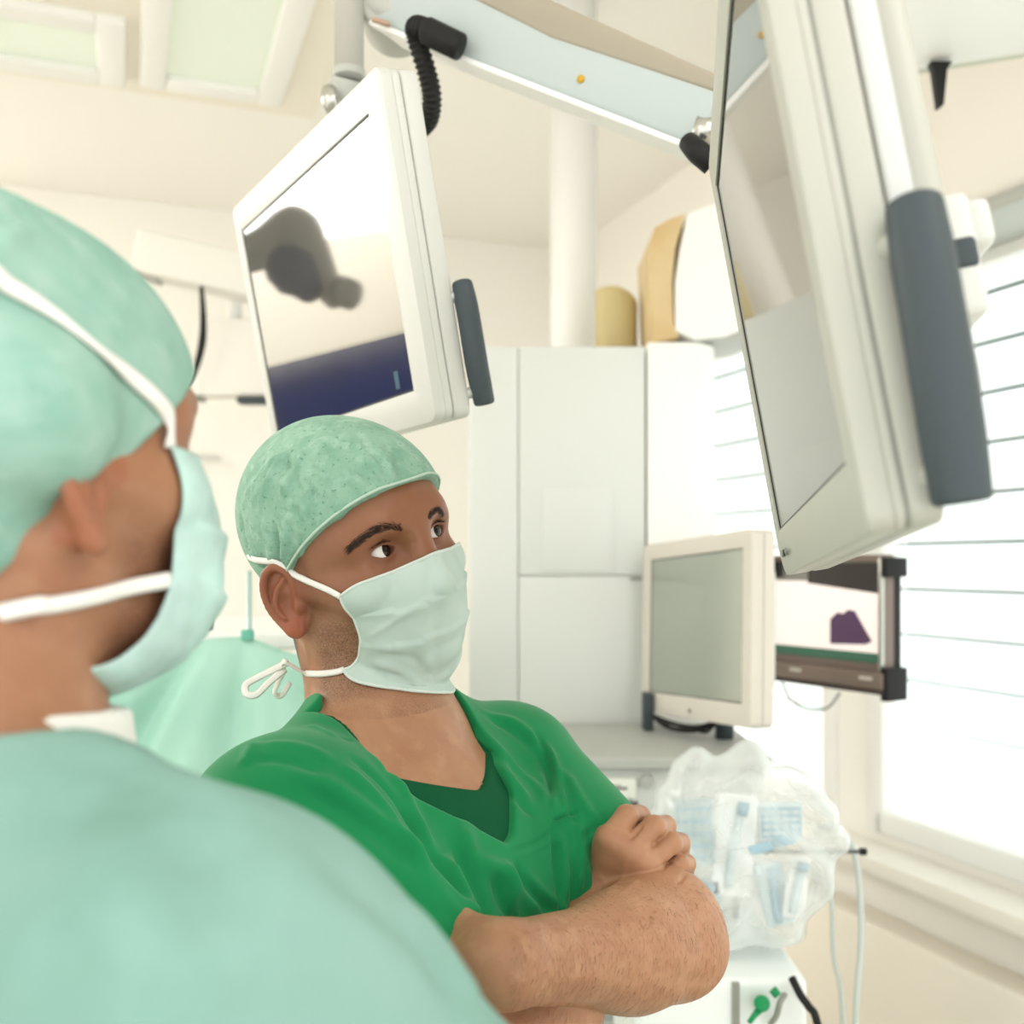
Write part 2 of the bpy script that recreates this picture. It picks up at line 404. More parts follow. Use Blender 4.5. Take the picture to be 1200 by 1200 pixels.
# ---- the doctor in green scrubs
def build_green():
    Rh = head_frame(46, 4, 17)
    O = P(450, 647, .885)-Rh@np.array([.080, -EYE[1], 0])
    Mh = np.eye(4); Mh[:3, :3] = Rh; Mh[:3, 3] = O; LH = Loc(Mh)
    H = lambda x, y, z: O+Rh@np.array([x, y, z])
    shR = P(360, 968, .81); shL = P(606, 906, 1.05)
    mid = (shR+shL)/2; yv = nrm(shL-shR)
    fw = nrm(np.cross(yv, [0, 0, 1.])); up0 = np.cross(fw, yv)
    lean = math.radians(9); zv = nrm(up0*math.cos(lean)-fw*math.sin(lean)); fw = np.cross(yv, zv)
    Mt = frame_from(mid, fw, yv, zv); LT = Loc(Mt); T = lambda x, y, z: mid+Mt[:3, :3]@np.array([x, y, z])
    elL = P(788, 1098, .900); wrL = P(588, 1130, .735)
    elR = P(575, 1262, .775); wrR = P(716, 1050, .945)
    TS = np.array([.022, 0, 0])
    nb = T(-.032, 0, .030); nt = H(-.032, 0, -.055)
    # right hand
    K = [P(714, 983, 0.905), P(736, 996, 0.904), P(756, 1012, 0.907), P(771, 1031, 0.914)]      # knuckles
    PIP = [P(734, 956, 0.917), P(766, 969, 0.915), P(786, 988, 0.920), P(796, 1013, 0.927)]
    DIP = [P(750, 956, 0.942), P(780, 968, 0.941), P(797, 988, 0.944), P(805, 1012, 0.948)]
    TIP = [P(754, 967, 0.960), P(783, 981, 0.960), P(799, 1000, 0.962), P(805, 1022, 0.964)]
    FR = [.0092, .0096, .0092, .0082]
    # left hand, tucked under the right upper arm
    dirL = nrm([-.75, .62, -.22]); LK = [wrL+dirL*.085+np.array([0, .0, .026-.018*i]) for i in range(4)]
    def armL(p):
        m = elL*.5+shL*.5
        d = cone(p, shL, m, .054, .047)
        d = smin(d, cone(p, m, elL, .046, .040), .03)
        ax = nrm(wrL-elL); q1 = elL+ax*.065
        d = smin(d, cone(p, elL+ax*.02-np.array([0, 0, .004]), q1-np.array([0, 0, .006]), .047, .044), .03)
        d = smin(d, sph(p, elL+np.array([.010, 0, -.012]), .034), .02)
        d = smin(d, cone(p, q1-np.array([0, 0, .006]), wrL, .042, .0285), .03)
        d = smin(d, cone(p, elL+np.array([.004, .0, .026]), elL+ax*.10+np.array([0, 0, -.004]), .025, .028), .03)
        d = smin(d, cone(p, wrL, wrL+dirL*.07, .026, .030), .02)
        for i, k in enumerate(LK):
            d = smin(d, chain(p, [wrL+dirL*.05+(k-wrL-dirL*.085)*.7, k, k+dirL*.035+np.array([0, .01, 0]), k+dirL*.05+np.array([0, .03, 0])], [.011, .010, .0092, .008], .004), .006)
        d = smin(d, chain(p, [wrL+dirL*.02+np.array([0, 0, .02]), wrL+dirL*.055+np.array([0, .01, .035]), wrL+dirL*.085+np.array([0, .02, .038])], [.012, .0105, .009]), .01)
        return d
    def armR(p):
        m = shR*.5+elR*.5
        d = cone(p, shR, m, .054, .048)
        d = smin(d, cone(p, m, elR, .046, .040), .03)
        q1 = elR*.65+wrR*.35
        d = smin(d, cone(p, elR, q1, .044, .047), .03)
        d = smin(d, cone(p, q1, wrR, .045, .030), .03)
        # hand: a wedge of four metacarpals, then the fingers
        wv = nrm(K[3]-K[0])
        pd = None
        for i in range(4):
            w0 = wrR+wv*(-.014+.0095*i)+nrm(K[i]-wrR)*.004
            e = cone(p, w0, K[i], .019, .0128); pd = e if pd is None else smin(pd, e, .012)
        pd = smin(pd, cone(p, wrR, (K[1]+K[2])/2+np.array([0, .008, 0]), .022, .018), .012)
        d = smin(d, pd, .02)
        for i in range(4):
            f = chain(p, [K[i], PIP[i], DIP[i], TIP[i]], [FR[i]*1.2, FR[i]*1.06, FR[i]*.98, FR[i]*.82], .003)
            d = near(p, d, K[i], .07, lambda x, f=f: 0, .0) if False else smin(d, f, .0018)
        th = [wrR+np.array([-.012, .012, .012]), P(712, 985, .925), P(735, 960, .945), P(752, 962, .965)]
        d = smin(d, chain(p, th, [.018, .0145, .0115, .009]), .008)
        return d
    def body(p):
        q = LH(p); t = LT(p)
        d = head_sdf(q)
        neck = smin(cone(p, nt, nb, .0525, .056), cone(p, H(-.045, 0, -.04), T(-.035, 0, .05), .05, .06), .02)
        for s in (-1, 1):   # sternomastoid
            neck = smin(neck, cone(p, H(-.022, s*.060, -.05), T(.016, s*.016, .005), .012, .008), .012)
        neck = smin(neck, ell(LH(p), (.036, 0, -.116), (.012, .010, .014)), .015)
        d = smin(d, neck, .02)
        d = smin(d, torso_fn(t+TS), .03)
        d = smin(d, armL(p), .006)
        d = smin(d, armR(p), .002)
        return np.maximum(d, -(p[:, 2]-1.02))
    h = .0016*Q
    lo = np.array([-.30, .55, 1.0]); hi = np.array([.32, 1.25, 1.78])
    V, Qd = surf(body, lo, hi, h)
    bv = bvh_of(V, Qd)
    ex = lambda L: L
    # creases, tendons, knuckles and veins
    st = [([(600,1108),(650,1092),(700,1085)], .006, .0012), ([(640,1150),(700,1145),(760,1170)], .008, .0015), ([(800,1050),(815,1080),(820,1110)], .008, -.0016),
          ([(790,1140),(810,1150),(830,1140)], .006, -.0015), ([(735,1000),(728,1030),(712,1050)], .003, .0010), ([(752,1010),(742,1035),(722,1055)], .0025, .0010), ([(690,1020),(705,1030),(712,1045)], .0022, .0007),
          ([(375,745),(385,775),(395,800)], .006, -.0015), ([(650,1120),(700,1105),(760,1100)], .012, .0018), ([(352,735),(362,775),(380,812)], .005, .0012),
          ([(470,838),(500,880),(520,915)], .006, .0015), ([(440,835),(475,875),(505,905)], .006, -.0015),
          ([(455,585),(480,582),(500,586)], .003, .0003), ([(470,640),(478,652),(478,665)], .004, -.0008),
          ([(430,660),(450,668),(468,664)], .004, -.0008), ([(478,622),(484,632),(486,640)], .0025, -.0007)]
    st += [([(736,986),(744,977),(754,966)], .0020, -.0030), ([(758,1001),(766,990),(776,979)], .0020, -.0030), ([(776,1021),(783,1011),(791,1002)], .0020, -.0028), ([(792,1036),(800,1028),(808,1021)], .0020, -.0022)]
    V = sculpt(V, Qd, bv, st)
    bv = bvh_of(V, Qd)
    q = LH(V); x, y, z = q.T
    skin = mat('skin', (176, 130, 99), .42, .4, noise=[((166,116,88), 26, .45, .8), ((188,144,112), 60, .5, .8)], bump=[(700, .18, .0006), (240, .12, .001)], sss=.12,
               attr=[('stubble', (80,56,42), 700, .2, .7), ('hair', (34,24,20), 0, 0, 0), ('red', (168,62,42), 0, 0, 0), ('dark', (74,40,30), 0, 0, 0), ('tan', (136,86,60), 0, 0, 0), ('nail', (226,180,160), 0, 0, 0)])  # tan: painted face shade here, an even tone on the near person
    o = np_mesh('person', V, Qd, skin)
    tag(o, 'person in bright green scrubs with folded arms, mint cap and mask, looking right', 'person')
    ss = lambda a, b, v: np.clip((v-a)/(b-a), 0, 1)**2*(3-2*np.clip((v-a)/(b-a), 0, 1))
    inhead = (np.linalg.norm(q, axis=1) < .17)
    # beard shadow over the jaw and upper lip, thinning up the cheek
    beard = ss(-.030, -.062, z)*ss(-.012, .012, x)*ss(-.125, -.100, z)*.8+ss(.060, .08, x)*ss(-.045, -.055, z)*.5
    side = ss(.000, .012, x)*ss(.034, .022, x)*ss(-.050, -.03, z)*ss(.06, .03, z)*ss(.045, .055, np.abs(y))
    under = ss(-.10, -.115, z)*ss(.0, .03, x)*ss(-.15, -.11, z)*.25
    attr_set(o, 'stubble', np.clip((beard+side*.9+under)*inhead, 0, 1))
    nape = ss(-.035, -.055, x)*ss(-.105, -.085, z)*ss(-.0, -.02, z)
    burn = ss(.006, .010, x)*ss(.026, .020, x)*ss(-.022, -.008, z)*ss(.052, .058, np.abs(y))*.8
    attr_set(o, 'hair', np.clip((nape+burn)*inhead, 0, 1))
    er = (z > -.062)*(np.abs(y) > .072)*ss(.072, .08, np.abs(y))*inhead*(x < .02)
    attr_set(o, 'red', er*.5)
    dk = np.zeros(len(V))
    for s in (1, -1):
        e = q-np.array([EYE[0]+.012, s*EYE[1], .001]); r = np.hypot(e[:, 1]/.017, e[:, 2]/.011)
        dk = np.maximum(dk, ss(1.25, .75, r)*.55*(x > .06)*(np.abs(y) > .012))
    attr_set(o, 'dark', dk*inhead)
    attr_set(o, 'tan', np.clip(ss(-.06, -.02, z)*.75, 0, 1)*inhead)  # paints the upper face darker, standing in for shade
    attr_set(o, 'nail', np.zeros(len(V)))
    # eyes
    white = mat('eye_white', (226,222,216), .12, .6); brown = mat('iris_brown', (40,25,17), .12, .6); black = mat('pupil', (6,5,5), .08, .6)
    g = nrm(Rh@np.array([math.cos(.30), math.sin(.30), .10]))
    for s in (1, -1):
        c = H(EYE[0], s*EYE[1], 0); a = nrm(np.cross([0, 0, 1.], g)); b = np.cross(g, a)
        V2 = []; F2 = []; mi = []
        nr, ns = 22, 32
        for i in range(nr+1):
            th = math.pi*i/nr if i > 7 else .62*i/7*1.0
            if i > 7: th = .62+(math.pi-.62)*(i-7)/(nr-7)
            r = .0124+(.0006*max(0, 1-(th/.55)**2))
            for k in range(ns):
                ph = 2*math.pi*k/ns; V2.append(c+r*(math.cos(th)*g+math.sin(th)*(math.cos(ph)*a+math.sin(ph)*b)))
        for i in range(nr):
            for k in range(ns): F2.append((i*ns+k, i*ns+(k+1) % ns, (i+1)*ns+(k+1) % ns, (i+1)*ns+k)); mi.append(2 if i < 2 else 1 if i < 6 else 0)
        e = mesh_obj('eye', V2, F2, white, o); e.data.materials.append(brown); e.data.materials.append(black)
        e.data.polygons.foreach_set('material_index', mi)
    # eyebrows and lashes: fine tapered hairs rooted on the skin
    dark = mat('dark_hair', (58,42,35), .5, .3)
    def hairs(name, roots, dirs, L, w, parent=o, m=dark, kind=None):
        V3 = []; F3 = []
        for r, d, l in zip(roots, dirs, L):
            d = nrm(d); s_ = nrm(np.cross(d, rng.normal(size=3)))*w; s2 = np.cross(d, s_); k = len(V3)
            V3 += [r+s_, r-s_*.5+s2*.87, r-s_*.5-s2*.87, r+d*l]
            F3 += [(k, k+1, k+3), (k+1, k+2, k+3), (k+2, k, k+3)]
        h_ = mesh_obj(name, V3, F3, m, parent, smooth=False)
        if kind: h_['kind'] = kind
        return h_
    for s in (1, -1):
        pxl = [(471,623),(459,620),(446,621),(434,626),(421,634),(409,643)] if s < 0 else [(502,610),(507,603),(512,599),(516,600),(519,603)]
        arc = []; an = []
        for w_ in pxl:
            pp, nn = cast(bv, *w_)
            if pp is not None and abs(LH(pp[None])[0][2]) < .05: arc.append(pp); an.append(nn)
        arc = smooth_path(arc, 10); an = smooth_path(an, 10); rt = []; dr = []; ln = []
        for _ in range(520 if s < 0 else 260):
            t = rng.random()*(len(arc)-1.01); i = int(t); c = arc[i]+(arc[i+1]-arc[i])*(t-i); tt = t/(len(arc)-1)
            nn = nrm(an[i]); tg = nrm(arc[i+1]-arc[i]); upv = nrm(np.cross(nn, tg)); upv = upv*np.sign(upv[2]+1e-9)
            wd = (.0060 if s < 0 else .0040)*(1-.6*tt)*min(1, .5+tt*4)
            c = c+upv*rng.normal()*wd*.5
            hit = bv.find_nearest(Vector(c)); c = np.array(hit[0])
            rt.append(c-nn*.0003); dr.append(tg+upv*(.6*(1-tt)-.2*tt)+nn*.18); ln.append(.005+.003*rng.random())
        hairs('eyebrow', rt, dr, ln, .00032)
        rt = []; dr = []; ln = []
        ec = np.array([EYE[0], s*EYE[1], 0])
        for k in range(70):
            yy = -.0125+.0255*k/69; zz = .0066-(.0170-math.sqrt(max(.0170**2-yy*yy, 1e-9)))+.0008+(yy+.001)*.08
            xx = math.sqrt(max(.0138**2-yy*yy-zz*zz, 1e-8))
            rt.append(H(*(ec+np.array([xx, s*(yy+.001), zz])))); dr.append(Rh@np.array([1.0, s*yy*35, .35+.3*rng.random()])); ln.append(.0065)
        hairs('eyelash', rt, dr, ln, .00028)
    # forearm hair
    rt = []; dr = []; ln = []
    ax = nrm(wrL-elL)
    for _ in range(2600):
        t = rng.random(); c = elL+(wrL-elL)*(t*1.0)+ax*0; px, py = proj(c)
        pp, nn = cast(bv, 600+rng.random()*250, 1035+rng.random()*160)
        if pp is None or abs(pp[1]-c[1]) > .3: continue
        if seg_dist(pp[None], np.array([elL, wrL]))[0][0] > .065: continue
        rt.append(pp-nn*.0004); dv = ax*.6+np.array([0, 0, -.75])+rng.normal(size=3)*.25; dv = dv-nn*(dv@nn)+nn*.28*np.linalg.norm(dv)
        dr.append(dv); ln.append(.006+.006*rng.random())
    hairs('arm_hair', rt, dr, ln, .00009, m=mat('arm_hair', (128,94,68), .5, .3), kind='stuff')

    # cap
    capm = mat('cap_fabric', (142,180,158), .85, .15, noise=[((122,164,142), 42, .42, .72), ((168,200,182), 90, .5, .85), ((96,146,122), 300, .60, .72)], bump=[(160, .35, .002), (900, .2, .0006)], sheen=.1)
    def cap(p, band=False):
        q = LH(p); d = rows_cap(q, 0, 0, .0065)
        # rim: from the forehead down over the ear to the nape
        x = q[:, 0]; zc = .052-.046*np.clip((.095-x)/.085, 0, 1)**1.15 - .050*np.clip((.010-x)/.09, 0, 1.2)
        d = smax(d, (zc-q[:, 2])*.8, .003)
        return d
    Vc, Qc = surf(cap, O-.17, O+.17, .0018*Q)
    cb = bvh_of(Vc, Qc)
    st = [([(330,532),(312,548),(300,570),(298,600)], .0035, .0024), ([(345,523),(325,545),(312,572),(305,606)], .003, .0022), ([(322,536),(304,560),(296,590)], .0022, -.0022),
          ([(350,522),(352,540),(340,560),(330,590)], .004, .0022), ([(338,530),(332,548),(322,560)], .0028, -.0022), ([(300,560),(285,600),(280,640)], .004, .0014),
          ([(332,660),(334,640),(332,620)], .004, .0020), ([(318,664),(316,640),(308,610)], .004, .0016), ([(325,664),(326,640),(320,612)], .003, -.0018), ([(342,664),(350,642),(356,625)], .003, -.0014),
          ([(440,520),(455,545),(462,565)], .004, .0010), ([(455,520),(468,545),(474,562)], .004, -.0008), ([(400,505),(380,520),(365,545)], .004, .0011), ([(370,510),(350,530),(345,560),(360,590)], .004, -.0012),
          ([(290,640),(300,655),(312,664)], .004, .0016), ([(282,600),(286,630),(296,655)], .004, -.0012), ([(380,560),(400,600),(395,630)], .006, .0008), ([(345,600),(352,630),(350,655)], .004, .0012)]
    for i in range(46):     # small random puckers
        a = rng.random()*2; cx, cy = 300+rng.random()*170, 515+rng.random()*130
        L = 10+rng.random()*26; an = rng.normal()*.5+1.2
        st.append(([(cx, cy), (cx+L*.5*math.cos(an)+2, cy+L*.5*math.sin(an)), (cx+L*math.cos(an), cy+L*math.sin(an))], .0022+.001*rng.random(), (.0008+.0007*rng.random())*rng.choice([-1, 1])))
    Vc = sculpt(Vc, Qc, cb, [(a_, b_, c_*(2.3 if i_ < 18 else 1.6)) for i_, (a_, b_, c_) in enumerate(st)]); cb = bvh_of(Vc, Qc)
    co = np_mesh('surgical_cap', Vc, Qc, capm, o, label='mint green disposable surgical cap')
    # thin rolled hem along the rim
    cap_rim(lambda q: rows_cap(q, 0, 0, .0065), lambda x: .052-.046*np.clip((.095-x)/.085, 0, 1)**1.15-.050*np.clip((.010-x)/.09, 0, 1.2), Mh, mat('hem_pale', (186,210,194), .8, .15), co, .0026)
    # mask
    maskm = mat('mask_fabric', (190,208,199), .8, .15, noise=[((198,214,206), 30, .4, .7)], bump=[(900, .15, .0005)])
    whitef = mat('white_tape', (240,238,232), .8, .15, bump=[(700, .2, .0004)])
    rowsm = [ # centre (x,z), edge (x,|y|,z), fullness
        ((.1030, -.014), (.055, .0640, -.026), 1.5), ((.1065, -.022), (.055, .0645, -.030), 1.45), ((.1105, -.040), (.056, .0640, -.040), 1.3), ((.1060, -.060), (.055, .0630, -.052), 1.2),
        ((.098, -.082), (.053, .0605, -.068), 1.1), ((.087, -.106), (.043, .0600, -.084), 1.1), ((.068, -.132), (.032, .061, -.094), 1.1), ((.046, -.152), (.023, .0620, -.100), 1.05), ((.034, -.158), (.021, .0620, -.102), 1.05)]
    rws = np.array([[a[0], a[1], b[0], b[1], b[2], f] for a, b, f in rowsm])
    nv, nu = 64, 81
    rs = np.array([np.interp(np.linspace(0, 8, nv), range(9), rws[:, i]) for i in range(6)]).T
    for _ in range(3): rs[1:-1] = (rs[:-2]+rs[2:])/2
    G = np.zeros((nv, nu, 3))
    for i in range(nv):
        cx, cz, ex_, ey, ez, fl = rs[i]; v = i/(nv-1)
        for j in range(nu):
            u = -1+2*j/(nu-1); a = u*math.pi/2; w = max(math.cos(a), 0)**fl
            yy = ey*math.sin(a)*(1-.10*(1-abs(u))) if True else 0
            # three pleats, open toward the middle
            pl = 0
            for pv, hgt in ((.30, .0030), (.52, .0028), (.72, .0028)):
                pvu = pv+.02*math.sin(3*u+pv*9)
                pl += hgt*max(0, 1-((v-pvu)/.07)) * (1 if v > pvu else 0) * (v-pvu < .07) * (.35+.65*min(1, (1-abs(u))*3)) if v > pvu else 0
            nx = np.array([math.cos(a)*1.0, math.sin(a)*.8, 0])
            G[i, j] = np.array([ex_+(cx-ex_)*w, yy, ez+(cz-ez)*w])+nx*pl
    Gq = G.reshape(-1, 3)
    for _ in range(3):   # keep the cloth outside the face
        Gn, dd = grad(lambda p: head_sdf(p), Gq); push = np.clip(.0022-dd, 0, .02)
        Gq = Gq+Gn*push[:, None]
    Vm = xf(Mh, Gq); Qm = np.array([(i*nu+j, i*nu+j+1, (i+1)*nu+j+1, (i+1)*nu+j) for i in range(nv-1) for j in range(nu-1)])
    for _ in range(3):
        Gn, dd = grad(body, Vm); Vm = Vm+Gn*np.clip(.0026-dd, 0, .02)[:, None]
    mb = bvh_of(Vm, Qm)
    st = [([(418,733),(450,715),(500,685)], .0025, .0010), ([(430,748),(470,722),(512,695)], .0022, -.0022), ([(440,765),(480,770),(505,790)], .004, .0022), ([(436,774),(465,784),(492,800)], .004, -.0028),
          ([(430,780),(450,797),(475,806)], .004, .0022), ([(512,700),(510,740),(508,790)], .008, .0018), ([(500,735),(498,770),(505,795)], .006, -.0012), ([(425,790),(445,808),(480,812)], .003, -.0016),
          ([(432,753),(455,758),(480,765)], .004, -.0014)]
    Vm = sculpt(Vm, Qm, mb, st)
    mb = bvh_of(Vm, Qm)
    mo = np_mesh('face_mask', Vm, Qm, maskm, o, label='pale mint pleated face mask')
    so = mo.modifiers.new('s', 'SOLIDIFY'); so.thickness = .0012; so.offset = 0
    idx = lambda i, j: Vm[i*nu+j]
    Nm = normals_of(Vm, Qm); fix = np.sign(((Nm)*(Vm-O)).sum(1).mean()); Nm *= fix
    edge = [0]
    def hem(ids, w=.0035): 
        pts = np.array([Vm[k] for k in ids]); nn = np.array([Nm[k] for k in ids])
        return pts[::3], nn[::3]
    for ids in ([0*nu+j for j in range(nu)], [i*nu for i in range(nv)], [i*nu+nu-1 for i in range(nv)], [(nv-1)*nu+j for j in range(nu)]):
        p_, n_ = hem(ids); ribbon('mask_binding', p_, n_, .0032, mat('binding_pale', (214,224,216), .8, .15), mo, .0013, 3)
    # ties
    allb = [bv, cb]
    def tie(name, pxs, start, width=.0062, off=.0014, extra=None, par=None):
        pts = []; ns = []
        if start is not None: pts.append(start[0]); ns.append(start[1])
        for a in pxs:
            p_, n_ = cast(allb, a[0], a[1], off)
            if p_ is None: continue
            pts.append(p_); ns.append(n_)
        if extra:
            for e in extra: pts.append(e[0]); ns.append(e[1])
        return ribbon(name, np.array(pts), np.array(ns), width, whitef, par or mo, .0009, 6)
    jn = 0 if proj(Vm[0])[0] < proj(Vm[nu-1])[0] else nu-1
    c0 = (Vm[jn]+Nm[jn]*.001, Nm[jn]); c1 = (Vm[(nv-2)*nu+jn]+Nm[(nv-2)*nu+jn]*.001, Nm[(nv-2)*nu+jn])
    lat = lambda x, y, z: (H(x, y, z), nrm(Rh@np.array([x*.6, y, z*.3])))
    tie('mask_tie', [(385,691),(362,681),(345,673)], c0, extra=[lat(-.006, -.0825, .012), lat(-.035, -.085, .018), lat(-.08, -.062, .02), lat(-.112, -.02, .022), lat(-.1165, .0, .022)])
    cj = nu-1-jn
    tie('mask_tie', [], (Vm[cj], Nm[cj]), extra=[lat(.02, .074, -.01), lat(-.006, .0825, .012), lat(-.035, .085, .018), lat(-.08, .062, .02), lat(-.1165, .0, .022)])
    tie('mask_tie', [(398,787),(390,788.5),(382,789.5),(374,790),(366,789.5),(358,788),(350,785),(343,781)], c1, extra=[(P(334,776,.93), nrm([-1,-.3,0])), (P(330,778,.96), nrm([-1,.5,0]))])
    # bow loop hanging behind the neck
    lp = [P(338,776,.95), P(322,784,.955), P(300,795,.955), P(288,803,.95), P(289,813,.945), P(300,814,.945), P(315,800,.95), P(334,784,.955)]
    ribbon('tie_bow', np.array(lp), np.array([nrm([0,-1,.3])]*len(lp)), .0068, whitef, mo, .0009, 6)
    lp = [P(334,784,.955), P(326,800,.96), P(322,812,.962), P(330,815,.965), P(340,800,.965)]
    ribbon('tie_bow', np.array(lp), np.array([nrm([-.5,-1,.3])]*len(lp)), .006, whitef, mo, .0009, 6)

    # scrub top
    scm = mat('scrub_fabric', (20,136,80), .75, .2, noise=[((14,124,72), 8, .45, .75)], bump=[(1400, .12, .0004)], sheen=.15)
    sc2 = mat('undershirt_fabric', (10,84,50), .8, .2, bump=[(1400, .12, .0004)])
    ua = lambda a, b, t: a*(1-t)+b*t
    hemL = ua(shL, elL, .60); hemR = ua(shR, elR, .72)
    def vcut(t, apex=-.040, top=.030, half=.056):
        x, y, z = t.T
        wz = np.clip((z-apex)/(top-apex), 0, 1.02)**.85*half; y = np.where(y < 0, y/1.7, y)+.010*np.clip((top-z)/.1, 0, 1)
        d = np.maximum(np.abs(y)-wz, -(x+.040))*.85
        d = np.maximum(d, apex-z)
        return d
    def neckhole(p, rr): return cone(p, T(-.030, 0, .028), H(-.022, 0, -.03), rr, rr-.004)
    def garment(p, off, extra):
        t = LT(p); d = torso_fn(t+TS)-off
        if extra:
            d = smin(d, ell(t, (.022, 0, -.20), (.085, .128, .13)), .04)
            d = smin(d, ell(t, (.02, 0, -.40), (.09, .14, .16)), .05)
            for a, b, r0, r1 in ((shL, hemL, .064, .058), (shR, hemR, .066, .070)):
                ax_ = nrm(b-a)
                sl = smax(cone(p, a, b, r0, r1), (p-b)@ax_, .003)
                inner = np.maximum(cone(p, a+(b-a)*.92, b+ax_*.03, r1-.011, r1-.011), -((p-b)@ax_+.03))
                d = smin(d, smax(sl, -inner, .003), .022)
            d = smin(d, ell(p, P(640, 1030, .955), (.05, .05, .075)), .04)
            d = smax(d, -smin(vcut(t), neckhole(p, .069), .015), .003)
        else:
            d = smax(d, -smin(vcut(t, .004, .030, .050), neckhole(p, .064), .02), .003)
            d = np.maximum(d, -(t[:, 2]+.15))
        return np.maximum(d, -(p[:, 2]-1.0))
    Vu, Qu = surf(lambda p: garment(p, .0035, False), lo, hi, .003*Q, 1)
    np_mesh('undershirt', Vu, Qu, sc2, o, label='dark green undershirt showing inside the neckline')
    Vs, Qs = surf(lambda p: garment(p, .010, True), lo, hi, .0023*Q, 2)
    sb = bvh_of(Vs, Qs)
    st = [
     # sleeve (image left): shoulder seam folds
     ([(345,818),(325,845),(300,870),(285,900)], .006, .0028), ([(330,850),(360,850),(395,865)], .004, .0016), ([(300,875),(350,875),(400,900)], .006, .0020), ([(290,890),(340,892),(380,912)], .005, -.0024),
     ([(330,905),(400,930),(470,985),(500,1020)], .008, .0045), ([(360,930),(430,970),(480,1030)], .008, -.0030), ([(395,895),(440,935),(470,975)], .006, .0040), ([(405,885),(455,925),(490,975)], .005, -.0045),
     ([(430,880),(470,925),(495,975),(505,1000)], .007, .0045), ([(470,945),(500,990),(540,1050)], .006, -.0050), ([(455,960),(500,1020),(560,1080)], .007, .0045), ([(510,1010),(540,1050),(580,1080)], .004, -.0028),
     ([(480,1010),(520,1055),(555,1090)], .006, .0030), ([(420,975),(480,1030),(530,1075)], .010, .0035),
     # front
     ([(500,915),(540,960),(580,1000)], .005, .0022), ([(510,940),(545,985),(590,1030),(600,1080)], .009, .0060), ([(530,990),(560,1040),(580,1085)], .007, -.0060), ([(520,1000),(545,1050),(560,1085)], .007, .0050),
     ([(588,1005),(600,1040),(640,1080)], .007, .0055), ([(600,1010),(625,1045),(650,1075)], .006, -.0045), ([(575,1015),(590,1060),(612,1090)], .006, -.0045), ([(610,1020),(640,1050),(668,1070)], .006, .0030),
     ([(596,1000),(630,985),(660,962)], .0018, -.0016), ([(600,1008),(640,990),(665,968)], .0018, .0010),
     ([(648,975),(652,1010),(655,1050),(655,1080)], .003, -.0035), ([(655,975),(662,1010),(664,1060)], .004, .0030), ([(678,955),(682,1000),(680,1050)], .004, .0030), ([(668,1000),(672,1040),(672,1075)], .004, -.0030), ([(685,1000),(690,1040),(680,1070)], .004, .002),
     # pocket
     ([(646,962),(660,956),(680,948)], .0016, -.0028), ([(646,966),(662,960),(680,953)], .0016, .0022), ([(647,966),(649,1000),(652,1040)], .0015, -.0016),
     # far shoulder
     ([(520,850),(570,870),(620,915),(650,955)], .006, .0030), ([(530,840),(590,850),(630,885),(650,930)], .006, -.0026), ([(560,830),(600,845),(640,880),(655,910)], .006, .0028), ([(545,880),(590,905),(625,945)], .006, .0030), ([(550,895),(595,930),(630,960)], .005, -.0024),
     ([(625,855),(640,885),(645,915),(642,950)], .0035, -.0045), ([(640,870),(655,910),(665,950)], .004, .0030), ([(620,865),(640,920),(650,950)], .004, .0020), ([(660,900),(680,935),(700,965)], .005, .0025), ([(655,905),(668,940),(680,975)], .004, -.0030), ([(675,990),(690,975),(705,965)], .003, -.002),
     # collar bindings
     ([(352,820),(400,850),(450,880),(497,906)], .0022, .0018), ([(360,836),(410,868),(455,897),(490,925)], .0018, -.0012), ([(506,838),(525,880),(560,920),(590,960)], .0022, .0018), ([(520,838),(545,882),(575,915),(604,955)], .0018, -.0012)]
    Vs = sculpt(Vs, Qs, sb, [(a_, b_, c_*1.25) for a_, b_, c_ in st])
    np_mesh('scrub_top', Vs, Qs, scm, o, label='bright green short-sleeved v-neck scrub top')
    # trousers and shoes below the frame
    hip = T(.02, 0, -.50); base = np.array([hip[0]+.06, hip[1]-.03, 0])
    def legs(p):
        d = None
        for s in (-1, 1):
            h0 = hip+yv*s*.085; kn = np.array([h0[0]*.5+base[0]*.5, h0[1]*.5+base[1]*.5, .50])+yv*s*.02*[1, 1, 0]+fw*[.04, .04, 0]; an = np.array([base[0], base[1], .09])+yv*[1, 1, 0]*s*.12
            e = smin(cone(p, h0, kn, .092, .066), cone(p, kn, an, .066, .058), .03); d = e if d is None else smin(d, e, .02)
        d = smin(d, ell(LT(p), (.015, 0, -.44), (.118, .165, .10)), .05)
        return np.maximum(d, -(p[:, 2]-.07))
    Vl, Ql = surf(legs, (hip[0]-.4, hip[1]-.4, 0), (hip[0]+.45, hip[1]+.4, 1.12), .008, 1)
    np_mesh('scrub_trousers', Vl, Ql, scm, o)
    for s in (-1, 1):
        an = np.array([base[0], base[1], .0])+yv*[1, 1, 0]*s*.12; f2 = nrm(fw*[1, 1, 0])
        def shoe(p):
            return np.maximum(smin(cone(p, an+[0, 0, .05], an+f2*.15+[0, 0, .035], .045, .038), cone(p, an+[0, 0, .09], an+[0, 0, .05], .05, .045), .02), -(p[:, 2]-.001))
        Vf, Qf = surf(shoe, an-.3, an+.3, .008, 1)
        np_mesh('shoe', Vf, Qf, mat('white_clog', (225,225,220), .5), o)
    return o
